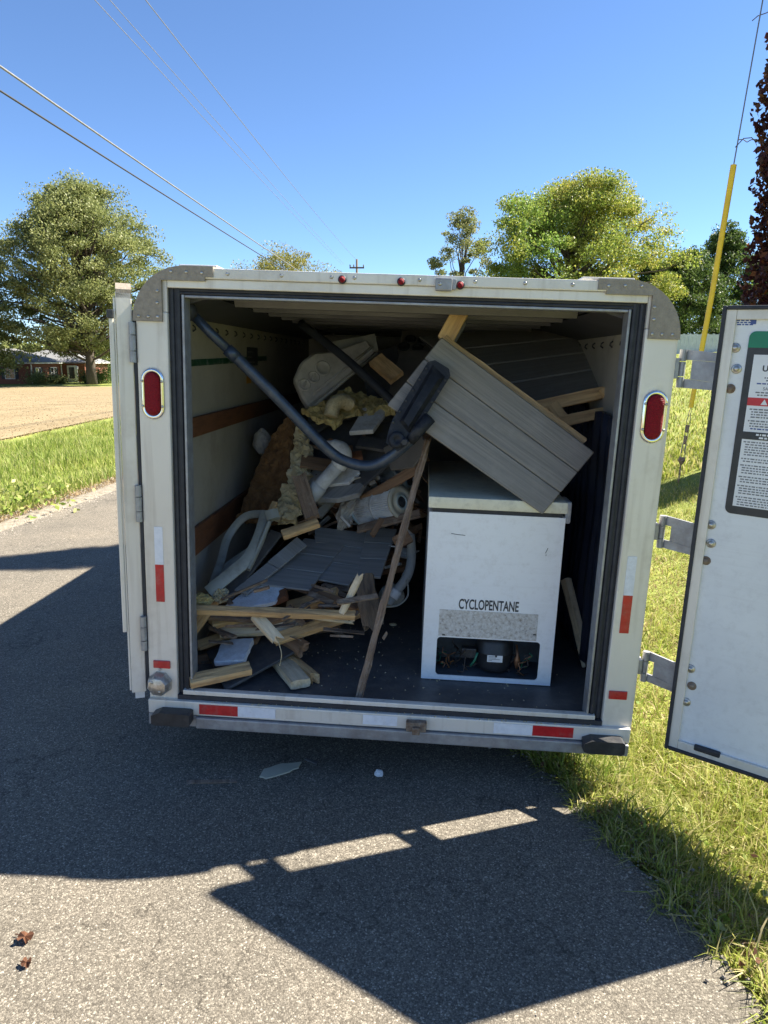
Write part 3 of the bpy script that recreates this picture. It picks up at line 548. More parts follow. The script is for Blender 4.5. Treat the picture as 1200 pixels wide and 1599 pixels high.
# running gear
for s in (-1, 1):
    M_ = Matrix.Translation((1.06 * s, 2.1, 0.12 + 0.035 * s)) @ Matrix.Rotation(R_(90), 4, 'Y')
    w = P(MB().lathe([(0.19, -0.09), (0.28, -0.095), (0.305, -0.07), (0.305, 0.07), (0.28, 0.095), (0.19, 0.09)], 32, M_), 'wheel', 'tyre', None, True)
    P(MB().lathe([(0.185, -0.06), (0.19, -0.02), (0.1, 0.0), (0.1, 0.03), (0.19, 0.05), (0.185, 0.075)], 24, M_), 'rim', 'white_tape', w)
    P(MB().box(min(0.95 * s, 1.17 * s), max(0.95 * s, 1.17 * s), 1.68, 2.52, 0.47, 0.50, 0.01), 'fender', 'alu_white')
P(MB().tube([(-1.05, 2.1, 0.1), (1.05, 2.1, 0.1)], 0.035), 'axle', 'black_steel')
P(MB().tube([(-0.6, 3.5, 0.05), (0, 4.7, 0.02)], 0.045, 8).tube([(0.6, 3.5, 0.05), (0, 4.7, 0.02)], 0.045, 8).tube([(0, 4.6, 0.02), (0, 5.0, 0.06)], 0.05, 8).tube([(0, 4.65, -0.18), (0, 4.65, 0.35)], 0.03, 10), 'drawbar', 'black_steel')
P(MB().box(-0.9, 0.9, 0.07, 3.5, 0.0, 0.055), 'chassis', 'black_steel')

# ---- right door
DX = Vector((0.842, -0.539, 0)).normalized(); DY = Vector((0.539, 0.842, 0)).normalized()
DO = Vector((1.065, -0.069, 0.072)); DM = Matrix(((DX.x, DY.x, 0, DO.x), (DX.y, DY.y, 0, DO.y), (0, 0, 1, DO.z), (0, 0, 0, 1)))
DW, DH = 0.82, 1.605
def dpx(px, py):                      # pixel on the door's inner face -> (u, v)
    r = _lr(px, py); t = (DO - CL).dot(DY) / r.dot(DY); q = CL + r * t - DO; return q.dot(DX), q.z
WD = TM @ DM
def D(mb, name, m, parent, smooth=False): return mb.build(name, m, parent, WD, smooth)
door = D(MB().box(0.03, DW - 0.03, 0.008, 0.04, 0.03, DH - 0.03), 'rear_door', 'door_white', trailer)
door['label'] = 'open rear door with printed instruction placard'
def ringf(x0, x1, z0, z1, w, y0, y1, ch=0.002):
    return MB().box(x0, x0 + w, y0, y1, z0, z1, ch).box(x1 - w, x1, y0, y1, z0, z1, ch).box(x0 + w + .0005, x1 - w - .0005, y0, y1, z0, z0 + w, ch).box(x0 + w + .0005, x1 - w - .0005, y0, y1, z1 - w, z1, ch)
D(ringf(0.012, DW - 0.012, 0.012, DH - 0.012, 0.032, -0.004, 0.05), 'door_frame', 'alu_white', door)
D(ringf(0.0, DW, 0.0, DH, 0.013, -0.012, 0.03, 0.004), 'door_seal', 'rubber', door)
washer = mesh('bolt', *(lambda q: (q.v, q.f))(MB().lathe([(0.016, 0), (0.016, 0.003), (0.013, 0.005), (0.009, 0.004), (0.0085, 0.009), (0.005, 0.0115), (0.001, 0.012)], 16, Matrix.Rotation(R_(90), 4, 'X'))), 'screw_metal', True)
washer_r = washer.copy(); washer_r.materials[0] = MATS['rusty']
for px, py, q in ((1148, 543, 0), (1150, 576, 0), (1140, 607, 1), (1110, 820, 0), (1110, 849, 0), (1102, 876, 1), (1078, 1045, 0), (1080, 1072, 1), (1071, 1097, 0)):
    u, v_ = dpx(px, py); put('bolt', washer_r if q else washer, door, WD @ Matrix.Translation((u, 0.0085, v_)))
(u0, va), (u0b, vb) = dpx(1166, 530), dpx(1134, 801)
ul = (u0 + u0b) / 2; zb = vb; zt = dpx(1180, 517)[1]; ur = ul + 0.50
def rrect(x0, x1, z0, z1, r, n=5):
    pts = []
    for cx, cz, a0 in ((x1 - r, z1 - r, 0), (x0 + r, z1 - r, 90), (x0 + r, z0 + r, 180), (x1 - r, z0 + r, 270)):
        for k in range(n + 1): a = R_(a0 + 90 * k / n); pts.append((cx + r * math.cos(a), cz + r * math.sin(a)))
    return pts
D(MB().prism(rrect(ul, ur, zb, zt, 0.02), 0.0062, 0.0078), 'placard', 'dark_print', door)
gz = zt - 0.052
D(MB().prism([(ul, gz), (ur, gz)] + [p for p in rrect(ul, ur, zb, zt, 0.02)[:12]], 0.0052, 0.006), 'placard_band', 'green_band', door)
sx0, sx1, sz0, sz1 = ul + 0.022, ur - 0.022, zb + 0.028, gz - 0.022
D(MB().box(sx0, sx1, 0.0046, 0.006, sz0, sz1), 'placard_sheet', 'sheet_white', door)
def text(name, s, size, x, z, m, parent, Mw, xs=1.0, y=0.0, align='LEFT', bold=0.0):
    cu = bpy.data.curves.new('t', 'FONT'); cu.body = s; cu.size = size; cu.align_x = align; cu.offset = bold; cu.resolution_u = 4
    to = bpy.data.objects.new('t', cu); col.objects.link(to); dg = bpy.context.evaluated_depsgraph_get(); me = bpy.data.meshes.new_from_object(to.evaluated_get(dg))
    bpy.data.objects.remove(to); bpy.data.curves.remove(cu)
    me.materials.clear(); me.materials.append(MATS[m]); me.transform(Matrix.Rotation(R_(90), 4, 'X') @ Matrix.Scale(xs, 4, (1, 0, 0)))
    return put(name, me, parent, Mw @ Matrix.Translation((x, y, z)))
tx = (sx0 + sx1) / 2
def greek(name, x0, x1, z, hgt, m, words=True):     # unreadably small print: dashes
    mb = MB(); x = x0
    while x < x1 - 0.004:
        w = random.uniform(0.004, 0.013) if words else x1 - x0; w = min(w, x1 - x); mb.add([(x, 0.0042, z), (x + w, 0.0042, z), (x + w, 0.0042, z + hgt), (x, 0.0042, z + hgt)], [[0, 1, 2, 3]]); x += w + 0.003
    return mb
text('placard_lettering', 'U-HAUL TRAILER', 0.026, sx0 + 0.05, sz1 - 0.03, 'ink', door, WD, 1.05, 0.0042, bold=0.0008)
text('placard_lettering', 'USER INSTRUCTIONS', 0.026, sx0 + 0.03, sz1 - 0.052, 'ink', door, WD, 1.0, 0.0042, bold=0.0008)
zz = sz1 - 0.075
tb = MB()
def lines(n, ind, m='ink_grey', step=0.0085, h=0.0042, both=True):
    global zz
    mb = MB()
    for k in range(n):
        for a, b in (((sx0 + ind, tx - 0.008), (tx + 0.006, sx1 - 0.01)) if both else ((sx0 + ind, sx1 - ind),)):
            g_ = greek('', a + (0.006 if k else 0), b - random.uniform(0, 0.03), zz, h, m); mb.add(g_.v, g_.f)
        zz -= step
    o = mb.build('placard_small_print', m, door, WD, fix=False); o['kind'] = 'stuff'
lines(2, 0.04, both=False); zz -= 0.002; lines(1, 0.02, 'ink_blue', both=False); zz -= 0.004
text('placard_lettering', '\u26a0 SAFETY ALERT' if False else 'SAFETY ALERT', 0.014, sx0 + 0.04, zz - 0.006, 'ink', door, WD, 1.0, 0.0042); zz -= 0.016
lines(2, 0.02, both=False); zz -= 0.018
D(MB().box(sx0, sx1, 0.0038, 0.0045, zz - 0.006, zz + 0.020), 'placard_band', 'red_print', door)
D(MB().prism([(sx0 + 0.04, zz - 0.002), (sx0 + 0.06, zz - 0.002), (sx0 + 0.05, zz + 0.016)], 0.0030, 0.0036), 'warning_triangle', 'ink_white', door)
text('placard_lettering', 'WARNING', 0.026, sx0 + 0.066, zz - 0.002, 'ink_white', door, WD, 1.0, 0.0034, bold=0.001); zz -= 0.02
lines(4, 0.01); zz -= 0.004; lines(3, 0.01); lines(1, 0.02, 'ink_blue'); zz -= 0.02
D(MB().box(sx0, sx1, 0.0038, 0.0045, zz - 0.005, zz + 0.020), 'placard_band', 'dark_print', door); zz0 = zz
mb = greek('', sx0 + 0.04, sx0 + 0.2, zz + 0.009, 0.006, ''); mb2 = greek('', sx0 + 0.05, sx0 + 0.2, zz - 0.001, 0.006, ''); mb.add(mb2.v, mb2.f)
mb.v = [(p[0], 0.0036, p[2]) for p in mb.v]; mb.build('placard_small_print', 'ink_white', door, WD, fix=False)['kind'] = 'stuff'; zz -= 0.016
while zz > sz0 + 0.03:
    lines(random.choice((2, 3, 4, 4, 6)), 0.006); zz -= 0.005
mb = MB()
for k in range(4):
    u, v_ = dpx(1149 + k * 0.5, 498 + k * 3.2); g_ = greek('', u, u + 0.052, v_, 0.004, ''); mb.add([(p[0], 0.0072, p[2]) for p in g_.v], g_.f)
mb.build('door_sticker', 'ink_blue', door, WD, fix=False)['kind'] = 'stuff'
u, v_ = dpx(1172, 504); D(MB().box(u, u + 0.016, 0.0065, 0.0078, v_ - 0.004, v_ + 0.012), 'sticker_stamp', 'ink_blue', door)
# bottom seal debris and outside latch bar
D(MB().box(0.10, 0.19, -0.008, 0.008, 0.028, 0.05, 0.006), 'torn_seal', 'rubber', door)
D(MB().tube([(DW - 0.07, 0.07, 0.02), (DW - 0.07, 0.07, DH - 0.02)], 0.016, 10), 'latch_rod', 'galvanised', door)
# right hinges
for pz0, pz1 in ((1.405, 1.535), (0.825, 0.945), (0.295, 0.415)):
    mb = MB(); zc = (pz0 + pz1) / 2; hh = pz1 - pz0
    mb.box(0.957, 0.972, 0.006, 0.05, pz0 + 0.03, pz1 - 0.03, 0.003)
    for a, b in ((0, 0.28), (0.3, 0.68), (0.7, 1.0)): mb.tube([(0.985, 0.02, pz0 + a * hh), (0.985, 0.02, pz0 + b * hh)], 0.0125, 12)
    A = Vector((1.0, 0.018, 0)); Bp = DO + DX * 0.02 + DY * 0.012; ux = (Bp - A); ux.z = 0; Lh = ux.length; MA = Matrix.Translation((A.x, A.y, 0)) @ Matrix.Rotation(math.atan2(ux.y, ux.x), 4, 'Z')
    mb.prism([(-0.01, pz1), (Lh, pz1 - 0.01), (Lh, pz1 - 0.04), (0.02, pz1 - 0.035), (-0.01, pz1 - 0.035)], -0.004, 0.004, MA)
    mb.prism([(-0.01, pz0), (-0.01, pz0 + 0.03), (0.02, pz0 + 0.03), (Lh, pz0 + 0.02), (Lh, pz0 - 0.004)], -0.004, 0.004, MA)
    mb.prism([(0.02, pz0 + 0.031), (0.02, pz1 - 0.0355), (Lh, pz1 - 0.0405), (Lh, pz0 + 0.0205)], -0.0035, 0.0045, MA)
    P(mb, 'hinge', 'galvanised', door)
# ---- left door, folded back along the trailer's side and seen edge-on
EX = Vector((-0.40, 0.9165, 0)).normalized(); EY = Vector((-0.9165, -0.40, 0)).normalized()
EO = Vector((-0.972, 0.0, 0.058)); EM = Matrix(((EX.x, EY.x, 0, EO.x), (EX.y, EY.y, 0, EO.y), (0, 0, 1, EO.z), (0, 0, 0, 1))); WE = TM @ EM
def E(mb, name, m, parent, smooth=False): return mb.build(name, m, parent, WE, smooth)
ldoor = E(MB().box(0.03, 0.77, -0.006, 0.03, 0.03, DH - 0.03), 'rear_door', 'door_white', trailer); ldoor['label'] = 'open rear door folded back beside the trailer, seen edge-on'
E(ringf(0.0, 0.80, 0.07, DH, 0.03, -0.012, 0.042, 0.003), 'door_frame', 'alu_white', ldoor)
E(MB().box(0.004, 0.03, 0.043, 0.050, 0.08, DH - 0.02, 0.002), 'frame_lip', 'alu_white', ldoor)
E(MB().box(-0.006, 0.02, -0.026, -0.0125, 0.09, DH - 0.06, 0.003), 'door_seal', 'rubber', ldoor)
E(MB().box(-0.004, 0.03, 0.0505, 0.066, 0.33, DH - 0.09, 0.004), 'latch_channel', 'alu_white', ldoor)
E(MB().box(-0.012, 0.04, 0.0502, 0.072, DH - 0.092, DH - 0.062, 0.003), 'channel_cap', 'black_plastic', ldoor)
E(MB().prism([(0.0, DH - 0.02), (0.06, DH - 0.02), (0.06, DH + 0.035), (0.0, DH + 0.01)], -0.012, 0.04), 'rain_cap', 'cap_metal', ldoor)
for z in (1.42, 0.83, 0.31):
    mb = MB()
    for a, b in ((0, 0.28), (0.3, 0.68), (0.7, 1.0)): mb.tube([(-0.958, -0.006, z + a * 0.14), (-0.958, -0.006, z + b * 0.14)], 0.0115, 12)
    mb.box(-0.972, -0.958, 0.0, 0.01, z + 0.01, z + 0.13, 0.002); P(mb, 'hinge', 'galvanised', ldoor)

# ================================================================== FREEZER
FY = 0.272                                            # depth of its front face
c0, c1 = fl(661, 1061, 0.128), fl(860, 1068, 0.128)
fx0, fx1 = 0.138, 0.688
zf = 0.130; zl0 = at(670, 793, FY - 0.012).z; zl1 = at(670, 775, FY - 0.012).z; zbt = at(670, 799, FY).z; FD = 1.05
fz = tag(empty('chest_freezer', TM @ Matrix.Translation(((fx0 + fx1) / 2, FY + FD / 2, zf))), 'white chest freezer with exposed compressor compartment, standing in the trailer', 'freezer')
def Fz(mb, name, m, parent=None, smooth=False): return mb.build(name, m, parent or fz, TM, smooth)
hx0, hz1 = at(683, 995, FY).x, at(683, 994, FY).z; hx1, hz0 = at(841, 1040, FY).x, at(760, 1058, FY).z
def front_plate(y0, y1):
    bm = bmesh.new(); out = [(fx0, zf), (fx1, zf), (fx1, zbt), (fx0, zbt)]; inn = rrect(hx0, hx1, hz0, hz1, 0.016, 4)
    a = [bm.verts.new((p[0], y0, p[1])) for p in out]; b = [bm.verts.new((p[0], y0, p[1])) for p in inn]
    es = [bm.edges.new((q[i], q[(i + 1) % len(q)])) for q in (a, b) for i in range(len(q))]
    bmesh.ops.triangle_fill(bm, use_beauty=True, use_dissolve=False, edges=es)
    r = bmesh.ops.extrude_face_region(bm, geom=bm.faces[:])
    for g in r['geom']:
        if isinstance(g, bmesh.types.BMVert): g.co.y = y1
    bmesh.ops.recalc_face_normals(bm, faces=bm.faces[:]); me = bpy.data.meshes.new('front_panel'); bm.to_mesh(me); bm.free(); me.materials.append(MATS['freezer_white']); return me
fp = put('front_panel', front_plate(FY, FY + 0.006), fz, TM)
Fz(MB().box(fx0, fx0 + 0.02, FY + 0.0065, FY + FD, zf, zbt, 0.003).box(fx1 - 0.02, fx1, FY + 0.0065, FY + FD, zf, zbt, 0.003).box(fx0 + 0.0205, fx1 - 0.0205, FY + FD - 0.02, FY + FD, zf, zbt)
   .box(fx0 + 0.0205, fx1 - 0.0205, FY + 0.007, FY + FD - 0.021, zbt - 0.018, zbt - 0.001), 'cabinet', 'freezer_white')
Fz(MB().box(fx0 + 0.0205, fx1 - 0.0205, FY + 0.01, FY + 0.199, zf + 0.012, zf + 0.018), 'compressor_tray', 'compartment')
Fz(MB().box(fx0 + 0.012, fx1 - 0.012, FY + 0.004, FY + FD, zbt, zl0), 'lid_gasket', 'rubber')
Fz(MB().box(fx0 + 0.0205, fx1 - 0.0205, FY + 0.20, FY + 0.22, zf + 0.005, zbt - 0.02).box(fx0 + 0.0203, fx0 + 0.024, FY + 0.007, FY + 0.199, zf + 0.02, zbt - .02).box(fx1 - 0.024, fx1 - 0.0203, FY + 0.007, FY + 0.199, zf + 0.02, zbt - .02).box(fx0 + .03, fx1 - .03, FY + .008, FY + .199, hz1 + 0.012, hz1 + 0.016), 'compartment_wall', 'compartment')
lid = Fz(MB().box(fx0 - 0.006, fx1 + 0.004, FY - 0.012, FY + FD + 0.01, zl0, zl1, 0.007), 'lid', 'freezer_lid'); smooth_angle(lid, 35)
Fz(MB().box(fx1 + 0.002, fx1 + 0.028, FY + 0.03, FY + 0.16, zl0 - 0.05, zl1 - 0.005, 0.01), 'lid_handle', 'pvc')
lx0, lz1 = at(687, 950, FY).x, at(687, 951, FY).z; lx1, lz0 = at(838, 995, FY).x, at(838, 1001, FY).z
Fz(MB().box(lx0, lx1, FY - 0.0015, FY - 0.0002, lz0, lz1), 'rust_spotted_label', 'rust_label')
for px in (693, 835): q = at(px, 991, FY); Fz(MB().box(q.x - 0.006, q.x + 0.006, FY - 0.002, FY + 0.001, q.z - 0.003, q.z + 0.003), 'vent_clip', 'dark_print')
ta, tb_ = at(716, 950, FY), at(810, 953, FY)
tw = text('hazard_lettering', 'CYCLOPENTANE', 0.052, 0, 0, 'ink', fz, TM, 1.0, 0.0, bold=0.0011)
wid = max(v.co.x for v in tw.data.vertices); hgt = max(v.co.z for v in tw.data.vertices)
tw.data.transform(Matrix.Diagonal(((tb_.x - ta.x) / wid, 1, (at(716, 934.5, FY).z - at(716, 950, FY).z) / hgt, 1)))
tw.matrix_basis = WM[fz.name].inverted() @ TM @ Matrix.Translation((ta.x, FY - 0.0012, ta.z))
for a, b in (((705, 833), (727, 836)), ((852, 864), (856, 856)), ((853, 868), (853, 866))):
    A_, B_ = at(*a, FY - 0.001), at(*b, FY - 0.001); Fz(MB().tube([A_, (A_ + B_) / 2 + Vector((0, 0, -0.001)), B_], 0.0012, 4), 'scratch', 'dark_print')
q = at(771, 1030, FY + 0.1); comp = Fz(MB().lathe([(0.068, 0), (0.076, 0.02), (0.08, 0.05), (0.08, 0.075), (0.083, 0.078), (0.083, 0.086), (0.08, 0.09), (0.078, 0.13), (0.06, 0.155), (0.02, 0.165)], 28, Matrix.Translation((q.x, FY + 0.1, zf + 0.03))), 'compressor', 'compressor', None, True)
q2 = at(774, 1029, FY + 0.018); Fz(MB().box(q2.x - 0.035, q2.x + 0.03, FY + 0.0175, FY + 0.0195, q2.z - 0.015, q2.z + 0.015), 'rating_plate', 'sheet_white', comp)
mb = MB()
for k in range(4): mb.box(q2.x - 0.03, q2.x - 0.03 + random.uniform(.015, .05), FY + 0.0168, FY + 0.0172, q2.z + 0.009 - k * 0.006, q2.z + 0.011 - k * 0.006)
Fz(mb, 'rating_plate_print', 'ink_grey', comp)
q3 = at(733, 1020, FY + 0.06); Fz(MB().box(q3.x - 0.035, q3.x + 0.03, FY + 0.05, FY + 0.09, q3.z - 0.02, q3.z + 0.025, 0.006), 'relay_box', 'black_plastic', comp)
q4 = at(808, 1030, FY + 0.04); Fz(MB().tube([q4 + Vector((0, 0, -0.04)), q4 + Vector((0, 0, -0.02)), q4, q4 + Vector((0, 0, 0.02)), q4 + Vector((-0.005, 0.02, 0.06))], [0.006, 0.013, 0.014, 0.006, 0.005], 10), 'dryer_canister', 'copper', None, True)
for i in range(16):
    x, y, z = random.uniform(hx0 + 0.01, hx1 - 0.02), FY + random.uniform(0.015, 0.12), zf + 0.03
    if i < 9: x = random.uniform(hx0, hx0 + 0.12)
    pts = [Vector((x, y, z))]
    for k in range(7): pts.append(pts[-1] + Vector((random.uniform(-.03, .03), random.uniform(-.015, .015), random.uniform(-0.01, .03))))
    for p in pts: p.y = min(max(p.y, FY + 0.012), FY + 0.18); p.x = min(max(p.x, fx0 + 0.03), fx1 - 0.03); p.z = max(p.z, zf + 0.022)
    Fz(MB().tube(pts, random.choice((0.0022, 0.003, 0.004)), 6), 'wire', random.choice(('wire_dark', 'wire_dark', 'wire_green', 'copper', 'wire_dark')), None, True)
Fz(MB().tube([at(735, 1040, FY + .03), at(742, 1030, FY + .02), at(746, 1019, FY + .025)], 0.005, 8), 'ground_wire', 'wire_green', None, True)

# ================================================================== HOT-TUB DEBRIS IN THE TRAILER (each piece a thing of its own)
# -- big skirt panel leaning on the freezer
L_, T_, Rr, Bb = at(605, 632, 0.30), at(690, 526, 0.385), at(929, 706, 0.315), at(848, 803, 0.235)
n_p = (T_ - L_).cross(Bb - L_).normalized()
if n_p.y > 0: n_p = -n_p
PB = basis((L_ + T_ + Rr + Bb) / 4, Bb - L_, n_p)
skirt = tag(empty('skirt_panel', TM @ PB), 'large grey grooved hot tub side panel lying tilted across the freezer lid', 'panel', 'grey side panels in the trailer')
for k, (a, b) in enumerate(((0, 0.345), (0.345, 0.68), (0.68, 1.0))):
    lo_, hi_ = a + (0.0035 if k else 0), b - (0.0035 if k < 2 else 0)
    q = lambda u, w: (L_.lerp(Bb, w)).lerp(T_.lerp(Rr, w), u)
    sk = slab('plank', [q(lo_, 0), q(lo_, 1), q(hi_, 1), q(hi_, 0)], 0.013, 'skirt_grey', skirt, bev=0.004)
slab('backing_sheet', [q(0.01, 0.005), q(0.01, 0.995), q(0.985, 0.995), q(0.985, 0.005)], 0.008, 'charcoal', skirt, lift=-0.0135)
board('back_batten', at(693, 530, 0.45), at(911, 690, 0.375), 0.035, 0.03, 'pine', n_p, skirt, rag=(0.003, 0.01))
slab('frame_post', [at(684, 524, 0.45), at(706, 484, 0.47), at(735, 484, 0.47), at(704, 541, 0.44)], 0.04, 'pine', skirt, bev=0.003)
slab('frame_post', [at(706, 546, 0.46), at(730, 505, 0.48), at(716, 498, 0.48), at(696, 534, 0.46)], 0.03, 'charcoal', skirt, bev=0.003)
# -- cover lifter: bracket, long bent tube
lift_ = tag(empty('cover_lifter', TM @ Matrix.Translation(at(640, 660, 0.25))), 'blue-grey bent steel cover lifter arm with moulded hinge bracket crossing the opening', 'lifter arm')
def bez(pts, n=10):                    # smooth path through points (Catmull-Rom)
    P_ = [pts[0]] + list(pts) + [pts[-1]]; out = []
    for i in range(1, len(P_) - 2):
        for k in range(n):
            t = k / n; a, b, c, d = P_[i - 1], P_[i], P_[i + 1], P_[i + 2]
            out.append(0.5 * ((2 * b) + (c - a) * t + (2 * a - 5 * b + 4 * c - d) * t * t + (3 * b - a - 3 * c + d) * t ** 3))
    out.append(P_[-2]); return out
TBL = [at(364, 553, 0.19), at(430, 618, 0.235), at(510, 700, 0.29), at(545, 722, 0.305), at(580, 727, 0.305), at(612, 712, 0.29), at(640, 688, 0.265), at(664, 660, 0.25)]
MB().tube(bez(TBL, 8), 0.0225, 14).build('lower_tube', 'blue_steel', lift_, TM, True)
MB().tube([at(300, 490, 0.13), at(330, 521, 0.16), at(366, 555, 0.191)], 0.0185, 14).build('upper_tube', 'blue_steel', lift_, TM, True)
MB().tube([at(355, 545, 0.182), at(370, 559, 0.194)], 0.0245, 14).build('sleeve_collar', 'blue_steel', lift_, TM, True)
MB().tube([at(286, 477, 0.10), at(296, 488, 0.12), at(304, 495, 0.13)], [0.036, 0.034, 0.02], 12).build('rubber_grip', 'rubber', lift_, TM, True)
MB().tube([at(640, 688, 0.263), at(652, 674, 0.257), at(672, 652, 0.246)], [0.0245, 0.0255, 0.0255], 14).build('end_sleeve', 'bracket', lift_, TM, True)
bt, bl = at(684, 580, 0.30), at(622, 680, 0.262)
BB = basis(bl, bt - bl, n_p); BL = (bt - bl).length
mb = MB(); hw = 0.052
plate = [(-0.055, -0.032), (-0.03, -0.045), (0.02, -hw), (BL + 0.01, -hw), (BL + 0.03, -hw + 0.02), (BL + 0.03, hw - 0.02), (BL + 0.01, hw), (0.04, hw), (-0.01, 0.04), (-0.05, 0.026)]
mb.prism(plate, 0.0, 0.014, plane='xy'); mb.build('bracket_plate', 'bracket', lift_, TM @ BB)
mb = MB(); rid = [(0.03, -0.033, 0.014), (BL - 0.005, -0.036, 0.014), (BL + 0.01, 0.03, 0.014), (0.05, 0.024, 0.014)]; rt = [(0.05, -0.018, 0.04), (BL - 0.03, -0.02, 0.045), (BL - 0.02, 0.016, 0.045), (0.06, 0.01, 0.04)]
mb.add(rid + rt, [[4, 5, 6, 7], [0, 1, 5, 4], [1, 2, 6, 5], [2, 3, 7, 6], [3, 0, 4, 7]]); o = mb.build('bracket_rib', 'bracket', lift_, TM @ BB); smooth_angle(o, 60)
mb = MB()
for k in range(6):
    for s in (-1, 1): mb = MB().lathe([(0.006, 0.013), (0.006, 0.017), (0.002, 0.018)], 10, Matrix.Translation((0.035 + k * (BL - 0.05) / 5, 0.044 * s, 0))); mb.build('bracket_screw', 'black_steel', lift_, TM @ BB, True)
MB().lathe([(0.033, 0.013), (0.033, 0.03), (0.028, 0.034), (0.012, 0.034), (0.01, 0.028), (0.002, 0.028)], 24, Matrix.Translation((-0.018, -0.006, 0))).build('pivot_boss', 'bracket', lift_, TM @ BB, True)
qb = at(632, 690, 0.225); MB().lathe([(0.017, -0.02), (0.017, 0.012), (0.012, 0.016), (0.002, 0.016)], 6, Matrix.Translation(qb) @ Matrix.Rotation(R_(90), 4, 'X')).build('pivot_bolt', 'black_steel', lift_, TM)
o = MB().tube(bez([at(470, 505, 1.15), at(540, 560, 1.0), at(622, 635, 0.85)], 6), 0.021, 12).build('lifter_tube', 'black_steel', None, TM, True); tag(o, 'black steel tube slanting through the shade behind the blue-grey arm', 'tube')
# -- second skirt panel, up under the roof
A1, A2, A3, A4 = at(712, 520, 1.65), at(882, 506, 1.6), at(961, 603, 0.80), at(838, 630, 0.72)
u_panel = tag(empty('skirt_panel', TM @ Matrix.Translation((A1 + A2 + A3 + A4) / 4)), 'dark grey side panel with pine frame wedged under the ceiling by the right wall', 'panel', 'grey side panels in the trailer')
qq = lambda u, w: (A4.lerp(A3, u)).lerp(A1.lerp(A2, u), w)
A1b, A4b = A1 + (A1 - A2) * 0.35, A4 + (A4 - A3) * 0.25
for k in range(4):
    w0, w1 = k / 4 + (0.006 if k else 0), (k + 1) / 4 - (0.006 if k < 3 else 0)
    a, b = A4b.lerp(A1b, w0), A4b.lerp(A1b, w1); c, d = A3.lerp(A2, w1), A3.lerp(A2, w0)
    slab('plank', [a, d, c, b], 0.013, 'skirt_grey', u_panel, bev=0.004)
slab('backing_sheet', [A4b.lerp(A1b, 0.01), A3.lerp(A2, 0.01), A3.lerp(A2, 0.99), A4b.lerp(A1b, 0.99)], 0.006, 'charcoal', u_panel, lift=-0.0135)
for a, b, d0, d1, w, mm in (((836, 636), (946, 612), .70, .74, .055, 'pine'), ((852, 664), (958, 641), .66, .70, .05, 'pine'), ((948, 604), (966, 640), .72, .69, .075, 'pine'), ((862, 632), (882, 660), .705, .68, .055, 'pine')):
    board('frame_batten', at(*a, d0), at(*b, d1), w, 0.03, mm, (0.1, -1, 0.3), u_panel, rag=(0.004, 0.006))
# -- dark quilted cover hanging along the right wall
nx_, nz_ = 220, 14; V = []; F = []
for j in range(nz_ + 1):
    for i in range(nx_ + 1):
        u, w = i / nx_, j / nz_; y = 0.36 + 1.7 * u; z = 0.15 + (1.10 + 0.1 * u) * w
        x = 0.868 + 0.010 * math.sin(u * 60 + 0.5 * math.sin(w * 3)) * (1 - 0.2 * w) + 0.005 * math.sin(u * 143) + 0.004 * math.sin(w * 11 + u * 9) ; V.append((min(x, 0.884), y, z + 0.02 * math.sin(u * 17)))
for j in range(nz_):
    for i in range(nx_): a = j * (nx_ + 1) + i; F.append([a, a + 1, a + nx_ + 2, a + nx_ + 1])
o = put('packing_blanket', mesh('packing_blanket', V, F, 'tarp', True), None, TM); tag(o, 'dark navy plastic sheet hanging in folds behind the freezer', 'sheet')
md = o.modifiers.new('s', 'SOLIDIFY'); md.thickness = 0.006
board('lumber', fl(918, 1040, 0.15), at(884, 905, 0.66), 0.045, 0.034, 'pine_pale', (-1, -0.3, 0.2), label='pine stud leaning low between the freezer and the right wall', rag=(0.004, 0.004))
o = slab('plywood_offcut', [wl(943, 698, 0.865), wl(956, 690, 0.865), wl(956, 714, 0.865), wl(943, 722, 0.865)], 0.02, 'rail_wood', label='small brown wood block against the right wall above the freezer', cat='board')
# -- floor-level pieces at the front left
G_B = 'broken boards in the debris heap'
ch = slab('panel_sheet', [fl(352, 1077, 0.142), fl(322, 1016, 0.16), fl(418, 982, 0.22), fl(461, 1019, 0.20)], 0.012, 'charcoal', label='charcoal panel offcut lying flat at the front of the heap', cat='panel', bev=0.002)
board('lumber', fl(297, 1064, 0.178), fl(391, 1043, 0.20), 0.06, 0.032, 'pine', (0.02, -0.25, 1), label='short clean pine board lying on the charcoal panel', group=G_B, rag=(0.002, 0.002))
o = slab('styrofoam_sheet', [fl(333, 1034, 0.20), fl(347, 1000, 0.225), fl(396, 996, 0.25), fl(381, 1030, 0.225)], 0.022, 'styrofoam', label='white styrofoam square lying on the charcoal panel', cat='foam', rag=0.004, group='white styrofoam pieces')
board('lumber', fl(436, 1028, 0.155), fl(470, 1068, 0.155), 0.085, 0.038, 'pine_pale', (0, 0, 1), label='pale cut stud end lying on the bare floor beside the charcoal panel', group=G_B, rag=(0.003, 0.003))
board('lumber', fl(448, 1022, 0.165), fl(489, 1057, 0.15), 0.042, 0.036, 'pine', (0.2, 0, 1), label='splintered pine strip lying beside the pale stud end', group=G_B, rag=(0.003, 0.05))
board('lumber', fl(432, 985, 0.24), fl(472, 1013, 0.215), 0.07, 0.04, 'brown_wood', (0, -0.5, 1), label='charred dark stud stub pointing over the charcoal panel edge', group=G_B, rag=(0.01, 0.03))
board('lumber', at(290, 1018, 0.50), at(404, 993, 0.40), 0.085, 0.03, 'brown_wood', (0, -0.35, 1), label='brown board behind the styrofoam square', group=G_B, rag=(0.01, 0.01))
board('lumber', at(298, 952, 0.165), at(554, 961, 0.245), 0.034, 0.030, 'pine', (0, -0.5, 1), label='long horizontal pine strip spanning the front of the heap', group=G_B, rag=(0.005, 0.005))
